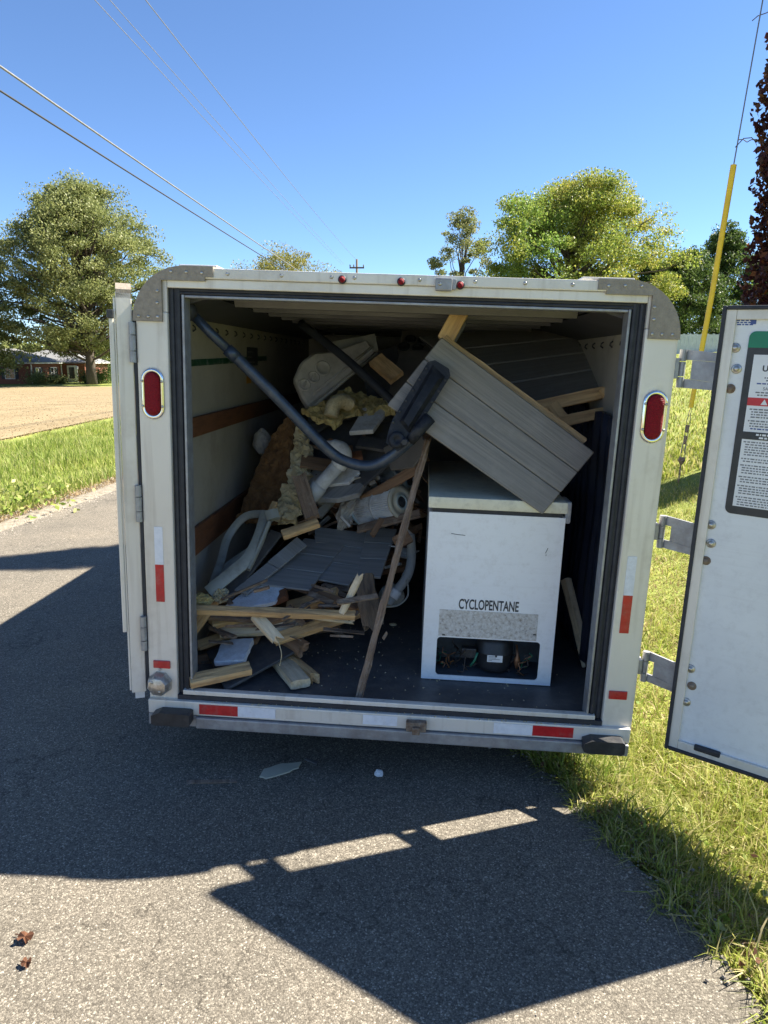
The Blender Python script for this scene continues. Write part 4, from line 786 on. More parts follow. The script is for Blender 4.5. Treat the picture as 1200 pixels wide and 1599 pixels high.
board('lumber', at(534, 958, 0.235), at(560, 905, 0.25), 0.028, 0.02, 'pine_pale', (-.5, -1, 0), label='splintered upright sliver at the end of the long pine strip', group=G_B, rag=(0.01, 0.04))
board('lumber', at(330, 974, 0.34), at(418, 955, 0.50), 0.05, 0.03, 'pine', (0, -.5, 1), label='short pine batten under the long horizontal strip at its wall end', group=G_B, rag=(0.004, 0.01))
board('lumber', at(345, 985, 0.36), at(470, 978, 0.42), 0.07, 0.022, 'pine_pale', (0, -.5, 1), label='thin pale slat lying under the long pine strip', group=G_B, rag=(0.004, 0.01))
board('lumber', at(432, 998, 0.33), at(572, 952, 0.42), 0.055, 0.026, 'pine', (0, -.6, 1), label='pine slat rising to the rotten post under the long strip', group=G_B, rag=(0.02, 0.004))
board('lumber', at(399, 961, 0.22), at(430, 995, 0.175), 0.05, 0.026, 'pine_pale', (0.2, -.6, 1), label='snapped pale stub sticking out below the long pine strip', group=G_B, rag=(0.0, 0.035))
board('lumber', at(450, 950, 0.50), at(527, 928, 0.46), 0.07, 0.034, 'pine', (0, -.5, 1), label='pine board just above the long strip near the rotten post', group=G_B, rag=(0.004, 0.004))
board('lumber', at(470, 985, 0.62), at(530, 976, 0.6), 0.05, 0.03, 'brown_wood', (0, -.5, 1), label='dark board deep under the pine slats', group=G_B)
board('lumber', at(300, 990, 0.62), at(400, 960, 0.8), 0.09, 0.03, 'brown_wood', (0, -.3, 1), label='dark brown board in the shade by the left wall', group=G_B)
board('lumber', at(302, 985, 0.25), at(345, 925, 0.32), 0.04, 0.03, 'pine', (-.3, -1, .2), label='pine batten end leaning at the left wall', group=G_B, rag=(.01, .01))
for k, (a, b, d0, d1) in enumerate((((305, 1000), (420, 1003), .55, .75), ((310, 970), (520, 940), .75, .7), ((420, 970), (600, 945), .85, .95), ((330, 940), (480, 900), .6, .9), ((560, 890), (640, 880), 1.1, 1.1), ((470, 905), (640, 860), 1.0, 1.2))):  # extra boards added low in the heap so its gaps look dark
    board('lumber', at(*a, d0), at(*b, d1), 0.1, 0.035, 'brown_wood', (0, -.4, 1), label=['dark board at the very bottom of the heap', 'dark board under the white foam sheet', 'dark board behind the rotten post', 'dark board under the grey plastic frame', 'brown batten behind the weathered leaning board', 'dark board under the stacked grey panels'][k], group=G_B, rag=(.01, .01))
slab('styrofoam_sheet', [at(352, 943, 0.34), at(392, 915, 0.46), at(432, 912, 0.50), at(446, 918, 0.48), at(430, 938, 0.36), at(372, 947, 0.31)], 0.02, 'styrofoam', label='torn white foam sheet above the long pine strip', cat='foam', rag=0.005, group='white styrofoam pieces')
board('lumber', at(425, 938, 0.42), at(447, 928, 0.42), 0.05, 0.035, 'rail_wood', (0, -.5, 1), label='reddish wood stub under the torn white foam sheet', group=G_B, rag=(.0, .01))
tag(lumpy('foam_chunk', at(315, 938, 0.24), 0.045, 0.04, 0.03, 'foam_yellow', 0.3, 3), 'pale yellow foam lump in the corner by the left wall', 'foam')
tag(lumpy('foam_chunk', at(345, 930, 0.30), 0.03, 0.04, 0.03, 'foam_cream', 0.5, 4), 'cream foam crumb at the foot of the translucent frame', 'foam')
for k, (a, b, d0, d1, w, t, mm, lb) in enumerate((
    ((312, 1008), (372, 985), .33, .40, .05, .02, 'pine', 'narrow pine scrap above the styrofoam square'), ((318, 962), (408, 968), .30, .36, .03, .02, 'weathered', 'grey weathered lath just below the long pine strip'),
    ((470, 958), (548, 968), .33, .36, .04, .018, 'pine_pale', 'pale lath lying under the right end of the long pine strip'), ((405, 975), (462, 955), .40, .46, .05, .03, 'brown_wood', 'dark stub crossing behind the snapped pale stub'),
    ((440, 905), (520, 935), .60, .50, .05, .025, 'weathered', 'weathered lath in the gap below the front ribbed panel'), ((300, 1035), (352, 1022), .30, .36, .06, .02, 'brown_wood', 'dark slat end beside the charcoal panel corner'),
    ((498, 930), (556, 948), .40, .42, .045, .02, 'brown_wood', 'dark lath by the splintered upright sliver'), ((345, 1000), (440, 968), .44, .50, .035, .03, 'pine', 'square pine batten crossing above the brown board'))):
    board('lumber', at(*a, d0), at(*b, d1), w, t, mm, (0, -.5, 1), label=lb, group=G_B, rag=(.012, .02), jit=.002)
# rotten post
rp_ = board('rotten_post', at(568, 904, 0.42), at(583, 975, 0.33), 0.085, 0.06, 'rotten', (0, -1, 0.1), label='rotten dark wood chunk hanging beside the long leaning board', rag=(0.02, 0.06), jit=0.006)
# leaning weathered board
board('lumber', fl(562, 1086, 0.135), at(668, 690, 0.40), 0.026, 0.018, 'weathered', (-0.15, -1, 0.1), label='long weathered board leaning up from the floor to the big grey panel', rag=(0.02, 0.03), jit=0.0045, bow=0.01)
slab('splinter', [at(597, 996, 0.30), at(604, 985, 0.31), at(606, 990, 0.31), at(600, 1000, 0.30)], 0.004, 'weathered', label='tiny splinter on the long weathered board', cat='splinter', bev=0)
# grey siding panels, ribbed (planks)
def siding(corn, nb, m, label):
    a, b, c, d = corn                   # a-b upper edge, d-c lower edge
    r = tag(empty('siding_panel', TM @ Matrix.Translation((a + b + c + d) / 4)), label, 'panel', 'loose grey panels on the heap')
    for k in range(nb):
        w0, w1 = k / nb + (0.006 if k else 0), (k + 1) / nb - (0.012 if k < nb - 1 else 0)
        o = slab('plank', [a.lerp(d, w0), b.lerp(c, w0), b.lerp(c, w1), a.lerp(d, w1)], 0.009, m, r, bev=0.002)
    slab('backing_sheet', [a.lerp(d, .01), b.lerp(c, .01), b.lerp(c, .99), a.lerp(d, .99)], 0.003, m, r, lift=-0.0095, bev=0)
siding((at(492, 822, 0.95), at(608, 836, 0.95), at(545, 912, 0.52), at(492, 905, 0.55)), 3, 'skirt_dark', 'grey ribbed panel in the middle of the stacked panels')
siding((at(574, 824, 0.98), at(620, 826, 0.98), at(594, 900, 0.58), at(556, 899, 0.60)), 3, 'skirt_dark', 'rearmost grey ribbed panel, nearest the weathered leaning board')
siding((at(476, 840, 0.86), at(540, 848, 0.83), at(483, 921, 0.44), at(402, 911, 0.46)), 3, 'skirt_dark', 'front grey ribbed panel with three visible grooves')
siding((at(464, 838, 0.72), at(480, 851, 0.69), at(386, 926, 0.37), at(366, 922, 0.39)), 2, 'skirt_dark', 'narrow dark grey panel strip slanting down to the foam sheet')
siding((at(424, 826, 0.68), at(441, 833, 0.66), at(362, 934, 0.36), at(342, 930, 0.37)), 1, 'charcoal', 'narrow charcoal strip slanting beside the translucent frame')
board('lumber', at(430, 785, 0.72), at(400, 850, 0.55), 0.03, 0.02, 'pine', (0, -1, .3), label='thin pine stick behind the translucent frame', group=G_B)
# translucent curved frame
fr = tag(empty('skimmer_surround', TM @ Matrix.Translation(at(370, 860, 0.42))), 'translucent grey curved plastic frame leaning by the left wall', 'frame')
def strip(path, w, t, name, m, up):
    mb = MB(); v = []; f = []
    for i, p in enumerate(path):
        tdir = (path[min(i + 1, len(path) - 1)] - path[max(i - 1, 0)]).normalized(); s = tdir.cross(Vector(up)).normalized(); nn = s.cross(tdir)
        for a, b in ((-.5, -.5), (.5, -.5), (.5, .5), (0.2, .9), (-0.2, .9), (-.5, .5)): v.append(p + s * a * w + nn * b * t)
    k = 6
    for i in range(len(path) - 1):
        for j in range(k): f.append([i * k + j, i * k + (j + 1) % k, (i + 1) * k + (j + 1) % k, (i + 1) * k + j])
    f.append(list(range(k))); f.append([(len(path) - 1) * k + j for j in range(k)]); mb.add(v, f); o = mb.build(name, m, fr, TM); smooth_angle(o, 45); return o
strip(bez([at(417, 800, 0.62), at(405, 840, 0.52), at(388, 872, 0.44), at(366, 892, 0.38), at(338, 915, 0.31), at(326, 925, 0.29)], 6), 0.055, 0.018, 'frame_rail', 'clear_plastic', (0.2, -1, 0.5))
strip(bez([at(424, 803, 0.63), at(385, 806, 0.66), at(357, 838, 0.62), at(345, 878, 0.5), at(330, 920, 0.36)], 6), 0.036, 0.014, 'frame_arch', 'clear_plastic', (0.2, -1, 0.3))
for k in range(4):
    strip(bez([at(398 - k * 6, 850 + k * 4, 0.56 + .02 * k), at(372 - k * 7, 872 + k * 4, 0.5), at(345 - k * 4, 905 + k * 3, 0.38)], 5), 0.012, 0.006, 'frame_rib', 'clear_plastic', (0.2, -1, 0.3))
strip([at(424, 798, 0.6), at(428, 812, 0.58)], 0.06, 0.03, 'frame_corner', 'clear_plastic', (0.2, -1, 0.3)); strip([at(388, 890, 0.41), at(399, 868, 0.46), at(421, 815, 0.56)], 0.02, 0.02, 'frame_flange', 'clear_plastic', (0.2, -1, 0.5))
# brown foam slab with cream broken edge
bf = slab('foam_slab', [at(366, 812, 0.95), at(384, 765, 1.0), at(400, 725, 1.05), at(423, 690, 1.1), at(452, 660, 1.15), at(462, 656, 1.15), at(458, 700, 1.05), at(452, 752, 0.95), at(438, 790, 0.85), at(420, 812, 0.82)], 0.05, 'foam_brown', label='brown insulation slab with torn cream foam edge leaning at the left wall', cat='foam', rag=0.008, bev=0)
rough(slab('torn_foam_edge', [at(458, 655, 1.10), at(470, 668, 1.05), at(478, 690, 1.0), at(476, 715, .96), at(480, 735, .92), at(472, 765, .88), at(466, 790, .82), at(458, 812, .78), at(430, 814, .78), at(424, 800, .80), at(434, 775, .84), at(450, 755, .90), at(452, 720, .97), at(456, 690, 1.03)], 0.07, 'foam_cream', bf, bev=0, rag=0.008), 0.02, 26, 4)
rough(bf, 0.008, 30, 4)
lw = lumpy('foam_chunk', at(410, 690, 1.3), 0.05, 0.05, 0.07, 'shell_grey', 0.15, 2); tag(lw, 'rounded grey shell lump peeking over the brown foam slab', 'foam')
# headrest / control panel with dials
HP = [at(p[0], p[1], 1.25 + d) for p, d in (((459, 592), 0), ((470, 566), .05), ((492, 549), .08), ((520, 545), .1), ((576, 524), .2), ((590, 544), .2), ((541, 590), .1), ((480, 640), 0), ((470, 625), 0))]
hp = slab('tub_control_panel', HP, 0.06, 'shell_grey', label='grey moulded tub control panel with round dials deep in the trailer', cat='tub part', bev=0.012)
nh = WM[hp.name]
for px, py, r in ((473, 605, 0.034), (490, 589, 0.034), (508, 570, 0.042)):
    q = nh.inverted() @ (TM @ at(px, py, 1.28)); 
    MB().lathe([(r, -0.004), (r, 0.004), (r * .85, 0.008), (r * .8, 0.004), (r * .3, 0.004)], 22, Matrix.Translation((q.x, q.y, 0))).build('dial', 'shell_grey', hp, nh, True)
    if r < .04: MB().box(q.x - 0.02, q.x + 0.02, q.y - 0.006, q.y + 0.006, 0.003, 0.014, 0.003).build('dial_grip', 'shell_grey', hp, nh)
for k in (0.0, 0.022): 
    a, b = nh.inverted() @ (TM @ at(488, 637 - k * 900, 1.25)), nh.inverted() @ (TM @ at(592 - k * 300, 548 - k * 500, 1.45)); MB().tube([(a.x, a.y, 0.001), (b.x, b.y, 0.001)], 0.008, 8).build('moulded_ridge', 'shell_grey', hp, nh, True)
board('shell_strip', at(520, 548, 1.55), at(588, 535, 1.6), 0.10, 0.03, 'shell_grey', (0.3, -1, 0.3), label='grey moulded strip behind the dial panel', cat='tub part')
# jets shell
js = slab('jet_shell', [at(622, 566, 1.7), at(628, 515, 1.9), at(690, 505, 1.9), at(700, 545, 1.8), at(668, 575, 1.7)], 0.03, 'shell_brown', label='brown-grey tub shell piece with black jets near the front wall', cat='tub part', bev=0.006); nj = WM[js.name]
for px, py in ((641, 520), (660, 525), (652, 548), (631, 544)):
    q = nj.inverted() @ (TM @ at(px, py, 1.8)); MB().lathe([(0.035, -0.005), (0.035, 0.008), (0.026, 0.012), (0.02, 0.004), (0.004, 0.004)], 18, Matrix.Translation((q.x, q.y, 0))).build('jet', 'black_plastic', js, nj, True)
board('lumber', at(587, 562, 1.3), at(620, 590, 1.2), 0.09, 0.035, 'pine', (0.2, -1, .4), label='orange-brown wood block among the dark sheets under the ceiling', group=G_B)
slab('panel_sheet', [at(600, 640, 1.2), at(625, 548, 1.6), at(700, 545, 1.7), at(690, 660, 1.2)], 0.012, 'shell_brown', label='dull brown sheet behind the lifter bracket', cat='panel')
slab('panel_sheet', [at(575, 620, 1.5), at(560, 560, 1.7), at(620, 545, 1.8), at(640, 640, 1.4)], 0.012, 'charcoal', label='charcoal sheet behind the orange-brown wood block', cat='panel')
# yellow foam, hose, white box in the upper heap
slab('foam_slab', [at(470, 640, 1.15), at(500, 655, 1.05), at(525, 662, 1.0), at(535, 645, 1.05), at(560, 640, 1.1), at(615, 640, 1.15), at(600, 628, 1.25), at(540, 600, 1.35), at(520, 612, 1.3), at(505, 640, 1.2)], 0.03, 'foam_yellow', label='torn yellow foam sheet under the dial panel', cat='foam', rag=0.008, bev=0)
rough(bpy.data.objects['foam_slab.001'], 0.02, 16, 4)
hs = MB(); pth = bez([at(517, 650, 1.0), at(522, 632, 1.02), at(535, 626, 1.05), at(548, 632, 1.08)], 16)
hs.tube(pth, [0.034 + (0.005 if i % 2 else 0) for i in range(len(pth))], 12); tag(hs.build('corrugated_hose', 'foam_cream', None, TM, True), 'short pale corrugated hose on the yellow foam', 'hose')
slab('plastic_box', [at(545, 674, 0.92), at(560, 650, 1.05), at(601, 645, 1.05), at(583, 672, 0.92)], 0.025, 'pvc', label='flat dirty white tray near the lifter bracket', cat='tray', bev=0.004)
slab('plastic_box', [at(562, 648, 1.12), at(566, 636, 1.15), at(604, 636, 1.15), at(600, 648, 1.12)], 0.02, 'shell_grey', label='small grey tray behind the flat white tray', cat='tray', bev=0.004)
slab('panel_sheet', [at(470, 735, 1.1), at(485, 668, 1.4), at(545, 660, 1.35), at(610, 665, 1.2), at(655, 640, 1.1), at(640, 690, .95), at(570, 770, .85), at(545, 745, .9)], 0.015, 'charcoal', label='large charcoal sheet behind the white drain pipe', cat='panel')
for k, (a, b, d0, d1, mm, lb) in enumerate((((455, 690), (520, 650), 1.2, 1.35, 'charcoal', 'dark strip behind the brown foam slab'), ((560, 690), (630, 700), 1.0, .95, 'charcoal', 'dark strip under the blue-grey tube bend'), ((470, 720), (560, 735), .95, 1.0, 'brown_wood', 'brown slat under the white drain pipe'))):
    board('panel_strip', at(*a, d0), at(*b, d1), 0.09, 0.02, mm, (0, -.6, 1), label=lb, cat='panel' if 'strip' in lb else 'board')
# white drain pipe
pp = tag(empty('drain_pipe', TM @ Matrix.Translation(at(510, 745, 0.8))), 'white plastic drain pipe with elbow in the middle of the heap', 'pipe')
MB().tube([at(487, 773, 0.78), at(497, 762, 0.785), at(533, 722, 0.80)], 0.035, 18).build('pipe_run', 'pvc', pp, TM, True)
MB().tube([at(484, 777, 0.775), at(500, 758, 0.785)], 0.041, 18).build('socket', 'pvc', pp, TM, True)
MB().tube(bez([at(528, 728, 0.80), at(537, 715, 0.80), at(534, 703, 0.82), at(520, 698, 0.84), at(508, 692, 0.85)], 6), [0.04] * 19 + [0.036, 0.03, 0.024, 0.02, 0.016, 0.012], 16).build('elbow', 'pvc', pp, TM, True)
slab('white_board', [at(500, 742, 0.9), at(555, 720, 0.95), at(562, 735, 0.88), at(545, 755, 0.84), at(512, 757, 0.84)], 0.02, 'pvc', label='white board under the drain pipe', cat='board', bev=0.003)
slab('white_board', [at(478, 745, 1.0), at(500, 722, 1.05), at(508, 728, 1.02), at(488, 765, 0.95)], 0.012, 'shell_grey', label='grey-white board left of the drain pipe', cat='board', bev=0.003)
board('lumber', at(530, 715, 0.92), at(566, 712, 0.94), 0.05, 0.03, 'rail_wood', (0, -.6, 1), label='reddish block behind the drain pipe elbow', group=G_B)
slab('panel_sheet', [at(492, 777, 0.80), at(510, 762, 0.86), at(572, 752, 0.86), at(560, 772, 0.78), at(525, 776, 0.76)], 0.03, 'skirt_dark', label='dark grey board end under the drain pipe', cat='panel', bev=0.003)
board('lumber', at(468, 745, 0.75), at(488, 808, 0.62), 0.07, 0.03, 'weathered', (0.2, -1, 0.2), label='weathered brown board standing right of the cream foam edge', group=G_B, rag=(.02, .01), jit=.003)
board('lumber', at(442, 836, 0.56), at(497, 816, 0.62), 0.045, 0.03, 'pine', (0, -.6, 1), label='pine block at the foot of the weathered brown board', group=G_B, rag=(.003, .003))
board('lumber', at(498, 805, 0.9), at(525, 775, 1.0), 0.04, 0.03, 'hose_grey', (0, -1, .4), label='grey-green strip in the gap behind the pine block', group=G_B)
lm = lumpy('foam_chunk', at(543, 800, 0.95), 0.045, 0.05, 0.09, 'shell_grey', 0.25, 2.5, rot=Matrix.Rotation(R_(20), 3, 'Y')); tag(lm, 'lumpy grey rag in the gap beside the filter cartridge', 'rag')
# filter cartridges
def cartridge(a, b, r, label):
    ax = b - a; L = ax.length; B = basis(a, ax, (0, 0, 1)) @ Matrix.Rotation(R_(90), 4, 'Y'); W = TM @ B
    root = tag(empty('filter_cartridge', W), label, 'filter', 'pleated filter cartridges')
    mb = MB(); n = 96; v = []; f = []
    for i, z in enumerate((0.012, 0.35 * L, 0.5 * L, 0.65 * L, L - 0.012)):
        for k in range(n):
            rr = r * (0.95 if k % 2 else 0.865); th = 2 * math.pi * k / n; v.append((rr * math.cos(th), rr * math.sin(th), z))
    for i in range(4):
        for k in range(n): f.append([i * n + k, i * n + (k + 1) % n, (i + 1) * n + (k + 1) % n, (i + 1) * n + k])
    mb.add(v, f); mb.build('pleats', 'filter_white', root, W, fix=False)
    for z0, z1 in ((0, 0.012), (L - 0.012, L)):
        MB().lathe([(r * .35, z0), (r, z0), (r, z1), (r * .72, z1), (r * .7, z1 - .004), (r * .5, z1 - .004), (r * .48, z1 + .006), (r * .35, z1 + .006), (r * .33, z1 - .05)], 32, ).build('end_cap', 'filter_rim' if z0 else 'filter_cap', root, W, True)
    MB().lathe([(r * .96, .5 * L - .006), (r * .975, .5 * L - .005), (r * .975, .5 * L + .005), (r * .96, .5 * L + .006)], 48).build('band', 'pvc', root, W, True)
    MB().lathe([(r * .47, L - .003), (r * .47, L + .007), (r * .34, L + .007), (r * .34, L - .003)], 28).build('core_ring', 'filter_cap', root, W, True)
    MB().lathe([(r * .34, 0.02), (r * .34, L + 0.002)], 24).build('core', 'dark_print', root, W, True)
cartridge(at(566, 797, 0.98), at(627, 784, 0.80), 0.082, 'white pleated filter cartridge lying end-on behind the weathered leaning board')
cartridge(at(560, 748, 1.35), at(640, 750, 1.1), 0.085, 'white pleated filter cartridge further back under the diagonal slat')
board('lumber', at(566, 782, 0.92), at(651, 732, 0.72), 0.05, 0.02, 'brown_wood', (0, -1, .5), label='brown slat running diagonally above the nearer filter cartridge', group=G_B, rag=(.01, .01))
board('lumber', at(560, 826, 0.80), at(655, 802, 0.74), 0.045, 0.02, 'weathered', (0, -.8, 1), label='weathered slat under the nearer filter cartridge', group=G_B, rag=(.01, .01))
board('lumber', at(582, 835, 0.72), at(596, 812, 0.78), 0.03, 0.02, 'brown_wood', (0, -1, .3), label='small wood stub below the nearer filter cartridge', group=G_B, rag=(.01, .01))
board('lumber', at(618, 848, 0.62), at(640, 838, 0.66), 0.06, 0.03, 'brown_wood', (0, -1, .5), label='brown stub behind the leaning board beside the freezer', group=G_B)
slab('panel_sheet', [at(612, 735, .8), at(600, 700, .9), at(660, 672, .8), at(664, 700, .7), at(640, 728, .7)], 0.012, 'shell_brown', label='small brown sheet under the lifter bracket', cat='panel')
# hose and jug beside the freezer
hz_ = bez([at(641, 835, 0.75), at(643, 870, 0.7), at(636, 900, 0.62), at(618, 925, 0.58), at(606, 945, 0.55)], 8)
hr = tag(empty('flex_hose', TM @ Matrix.Translation(hz_[-1])), 'grey flexible hose curling down between the heap and the freezer', 'hose')
MB().tube(hz_, 0.022, 12).build('hose_run', 'hose_grey', hr, TM, True); MB().tube(hz_[-10:-5], 0.028, 12).build('hose_coupling', 'pvc', hr, TM, True)
lp = tag(lumpy('plastic_jug', at(612, 930, 0.62), 0.06, 0.06, 0.055, 'clear_plastic', 0.1, 2), 'crumpled translucent jug behind the leaning board at floor level', 'jug')
MB().tube(bez([at(600, 948, 0.5), at(622, 945, 0.5), at(637, 930, 0.52), at(636, 905, 0.56)], 6), 0.004, 6).build('jug_rim', 'clear_plastic', lp, TM, True)
o = MB().tube(bez([at(431, 990, 0.20), at(436, 1005, 0.16), at(440, 1022, 0.15), at(437, 1040, 0.16)], 5), 0.0018, 5).build('loose_wire', 'foam_cream', None, TM, True); tag(o, 'thin bent wire dangling over the charcoal panel', 'wire')
tag(lumpy('foam_chunk', fl(614, 975, 0.14), 0.02, 0.014, 0.008, 'foam_cream', 0.3, 3, sub=2), 'cream foam crumb on the trailer floor by the freezer', 'foam')
mb = MB()
for k in range(220):
    x, y = random.uniform(-0.6, 0.75), random.uniform(0.05, 0.9) ** 1.0; s = random.uniform(0.0015, 0.005)
    a = random.random() * 6.28; mb.add([(x, y, .1265 + s), (x + s * math.cos(a), y + s * math.sin(a), .1268), (x + s * math.cos(a + 2.1), y + s * math.sin(a + 2.1), .1268), (x + s * math.cos(a + 4.2), y + s * math.sin(a + 4.2), .1268)], [[0, 1, 2], [0, 2, 3], [0, 3, 1]])
for k in range(90):
    x, y, s = random.uniform(-0.7, 0.8), random.uniform(-0.018, 0.0), random.uniform(0.0015, 0.004); mb.add([(x, y, .1085 + s), (x + s, y, .1085), (x - s, y + s, .1085), (x - s, y - s, .1085)], [[0, 1, 2], [0, 2, 3], [0, 3, 1]])
o = mb.build('floor_crumbs', 'foam_cream', None, TM, fix=False); tag(o, 'pale wood and foam crumbs scattered over the trailer floor', 'crumbs', kind='stuff')

mb = MB()
def scrap(c, L, w, t, M):
    mb.box(-L / 2, L / 2, -w / 2, w / 2, -t / 2, t / 2, 0, Matrix.Translation(c) @ M)
for k in range(90):
    px, py = random.uniform(300, 560), random.uniform(915, 1060); d = random.uniform(0.22, 0.75)
    if py > 1000 and px > 470: continue
    c = at(px, py, d)
    if c.z < 0.135 or c.x < -0.77: continue
    scrap(c, random.uniform(.04, .22), random.uniform(.006, .03), random.uniform(.003, .012), Matrix.Rotation(random.uniform(-.9, .9), 4, 'Z') @ Matrix.Rotation(random.uniform(-.5, .5), 4, 'Y') @ Matrix.Rotation(random.uniform(-.7, .7), 4, 'X'))
o = mb.build('wood_splinters', 'weathered', None, TM, fix=False); tag(o, 'thin wood splinters and laths tangled through the lower heap', 'splinters', kind='stuff')
mb = MB()
for k in range(120):
    px, py = random.uniform(470, 660), random.uniform(690, 850); d = random.uniform(0.85, 1.3); c = at(px, py, d + 0.15)
    scrap(c, random.uniform(.04, .24), random.uniform(.01, .05), random.uniform(.003, .015), Matrix.Rotation(random.uniform(-1.5, 1.5), 4, 'Z') @ Matrix.Rotation(random.uniform(-.8, .8), 4, 'Y') @ Matrix.Rotation(random.uniform(-.9, .9), 4, 'X'))
o = mb.build('wood_splinters', 'brown_wood', None, TM, fix=False); tag(o, 'dark broken scraps filling the gaps in the upper heap', 'splinters', kind='stuff')
mb = MB()
for k in range(70):
    px, py = random.uniform(480, 650), random.uniform(730, 900); c = at(px, py, random.uniform(.85, 1.3))
    scrap(c, random.uniform(.02, .09), random.uniform(.015, .06), random.uniform(.003, .02), Matrix.Rotation(random.uniform(-1.5, 1.5), 4, 'Z') @ Matrix.Rotation(random.uniform(-.8, .8), 4, 'Y') @ Matrix.Rotation(random.uniform(-.9, .9), 4, 'X'))
o = mb.build('plastic_scraps', 'shell_grey', None, TM, fix=False); tag(o, 'grey plastic and foam scraps strewn through the middle of the heap', 'scraps', kind='stuff')

# ================================================================== LITTER ON THE ROAD
def gslab(name, pxs, t, m, label, cat, rag=0.004): return slab(name, [gd(px, py, t + 0.001) for px, py in pxs], t, m, label=label, cat=cat, rag=rag, bev=0, space=Matrix())
gslab('plastic_shard', [(405, 1212), (412, 1200), (440, 1192), (470, 1189), (466, 1198), (436, 1210), (415, 1215)], 0.006, 'filter_rim', 'pale greenish plastic shard on the road below the bumper', 'shard')
tag(lumpy('foam_chunk', gd(592, 1207, 0.012), 0.018, 0.015, 0.014, 'styrofoam', 0.3, 2, sub=3, space=Matrix()), 'small white foam chunk on the road below the bumper', 'foam')
gslab('wood_sliver', [(475, 1185), (478, 1183), (497, 1189), (495, 1192)], 0.006, 'charcoal', 'dark sliver on the road beside the plastic shard', 'sliver', 0.001)
gslab('wood_sliver', [(292, 1218), (292, 1223), (370, 1221), (368, 1217)], 0.004, 'weathered', 'thin grey stick on the road under the left step', 'stick', 0.001)
def leaf(px, py, s, label, m='dry_leaf'):
    c = gd(px, py, 0.004); mb = MB(); n = 14; v = [(0, 0, 0.012)]; a0 = random.random() * 6
    for k in range(n):
        a = 2 * math.pi * k / n; r = s * (0.55 + 0.45 * abs(math.cos(2.5 * a)) ** 0.7); v.append((r * math.cos(a + a0), r * 0.8 * math.sin(a + a0), random.uniform(0.0, 0.02)))
    mb.add(v, [[0, k + 1, (k + 1) % n + 1] for k in range(n)]); mb.tube([(0, 0, .01), (-s * .8, s * .5, .006), (-s * 1.5, s * .7, .004)], 0.0015, 5)
    tag(mb.build('dry_leaf', m, None, Matrix.Translation(c)), label, 'leaf', 'dry leaves on the road')
leaf(40, 1468, 0.026, 'curled reddish dry leaf on the sunlit road, the larger of two'); leaf(42, 1508, 0.016, 'small tan dry leaf on the sunlit road below the reddish one')

# ================================================================== BACKGROUND
# -- brick house beyond the field
HB = -1.26
house = tag(empty('brick_house', Matrix.Translation((-50, 94, HB))), 'red brick ranch house with grey hip roof beyond the field', 'house')
def Hs(mb, name, m, parent=None): return mb.build(name, m, parent or house, Matrix())
wallA = Hs(MB().box(-62, -44, 90, 98, HB - 0.3, 1.25), 'wall', 'brick_wall'); wallC = Hs(MB().box(-52, -40.8, 98.01, 106, HB - 0.3, 1.25), 'wall', 'brick_wall')
def hip(x0, x1, y0, y1, z0, h, ov=0.55):
    x0 -= ov; x1 += ov; y0 -= ov; y1 += ov; d = (y1 - y0) / 2
    v = [(x0, y0, z0), (x1, y0, z0), (x1, y1, z0), (x0, y1, z0), (x0 + d, (y0 + y1) / 2, z0 + h), (x1 - d, (y0 + y1) / 2, z0 + h)]
    return MB().add(v, [[0, 1, 5, 4], [1, 2, 5], [2, 3, 4, 5], [3, 0, 4], [3, 2, 1, 0]])
roofA = Hs(hip(-62, -44, 90, 98, 1.42, 1.75), 'roof', 'roof_shingle'); roofC = Hs(hip(-52, -40.8, 98.01, 106, 1.40, 1.7), 'roof', 'roof_shingle')
Hs(MB().box(-62.5, -43.5, 89.5, 98.5, 1.255, 1.41), 'fascia', 'trim_white', roofA); Hs(MB().box(-52, -40.3, 98.51, 106.5, 1.255, 1.39), 'fascia', 'trim_white', roofC)
def win_front(x, y, w=1.1, h=1.25, z=-0.55, shut=True):
    f = Hs(MB().box(x - w / 2 - .08, x + w / 2 + .08, y - 0.05, y - 0.001, z - .08, z + h + .08), 'window', 'trim_white'); Hs(MB().box(x - w / 2, x + w / 2, y - 0.06, y - 0.051, z, z + h), 'pane', 'window_glass', f)
    Hs(MB().box(x - .02, x + .02, y - .075, y - .061, z, z + h).box(x - w / 2, x + w / 2, y - .075, y - .0612, z + h / 2 - .02, z + h / 2 + .02), 'muntin', 'trim_white', f)
    if shut:
        for s in (-1, 1): Hs(MB().box(x + s * (w / 2 + .31) - .21, x + s * (w / 2 + .31) + .21, y - 0.05, y - 0.001, z - .08, z + h + .08), 'shutter', 'shutter', f)
def win_side(x, y, w=1.1, h=1.25, z=-0.55):
    f = Hs(MB().box(x + .001, x + .05, y - w / 2 - .08, y + w / 2 + .08, z - .08, z + h + .08), 'window', 'trim_white'); Hs(MB().box(x + .051, x + .06, y - w / 2, y + w / 2, z, z + h), 'pane', 'window_glass', f)
    Hs(MB().box(x + .061, x + .075, y - .03, y + .03, z, z + h).box(x + .0612, x + .075, y - w / 2, y + w / 2, z + h / 2 - .03, z + h / 2 + .03), 'muntin', 'trim_white', f)
    for s in (-1, 1): Hs(MB().box(x + .001, x + .05, y + s * (w / 2 + .31) - .2, y + s * (w / 2 + .31) + .2, z - .08, z + h + .08), 'shutter', 'shutter', f)
win_front(-46.9, 90); win_front(-52.5, 90); win_side(-44, 91.4, 1.3); win_side(-44, 95.6, 1.5)
dr = Hs(MB().box(-43.2, -41.9, 97.93, 98.0, HB, 1.0), 'door', 'trim_white'); Hs(MB().box(-42.95, -42.2, 97.90, 97.929, HB + .5, 0.75), 'pane', 'window_glass', dr)
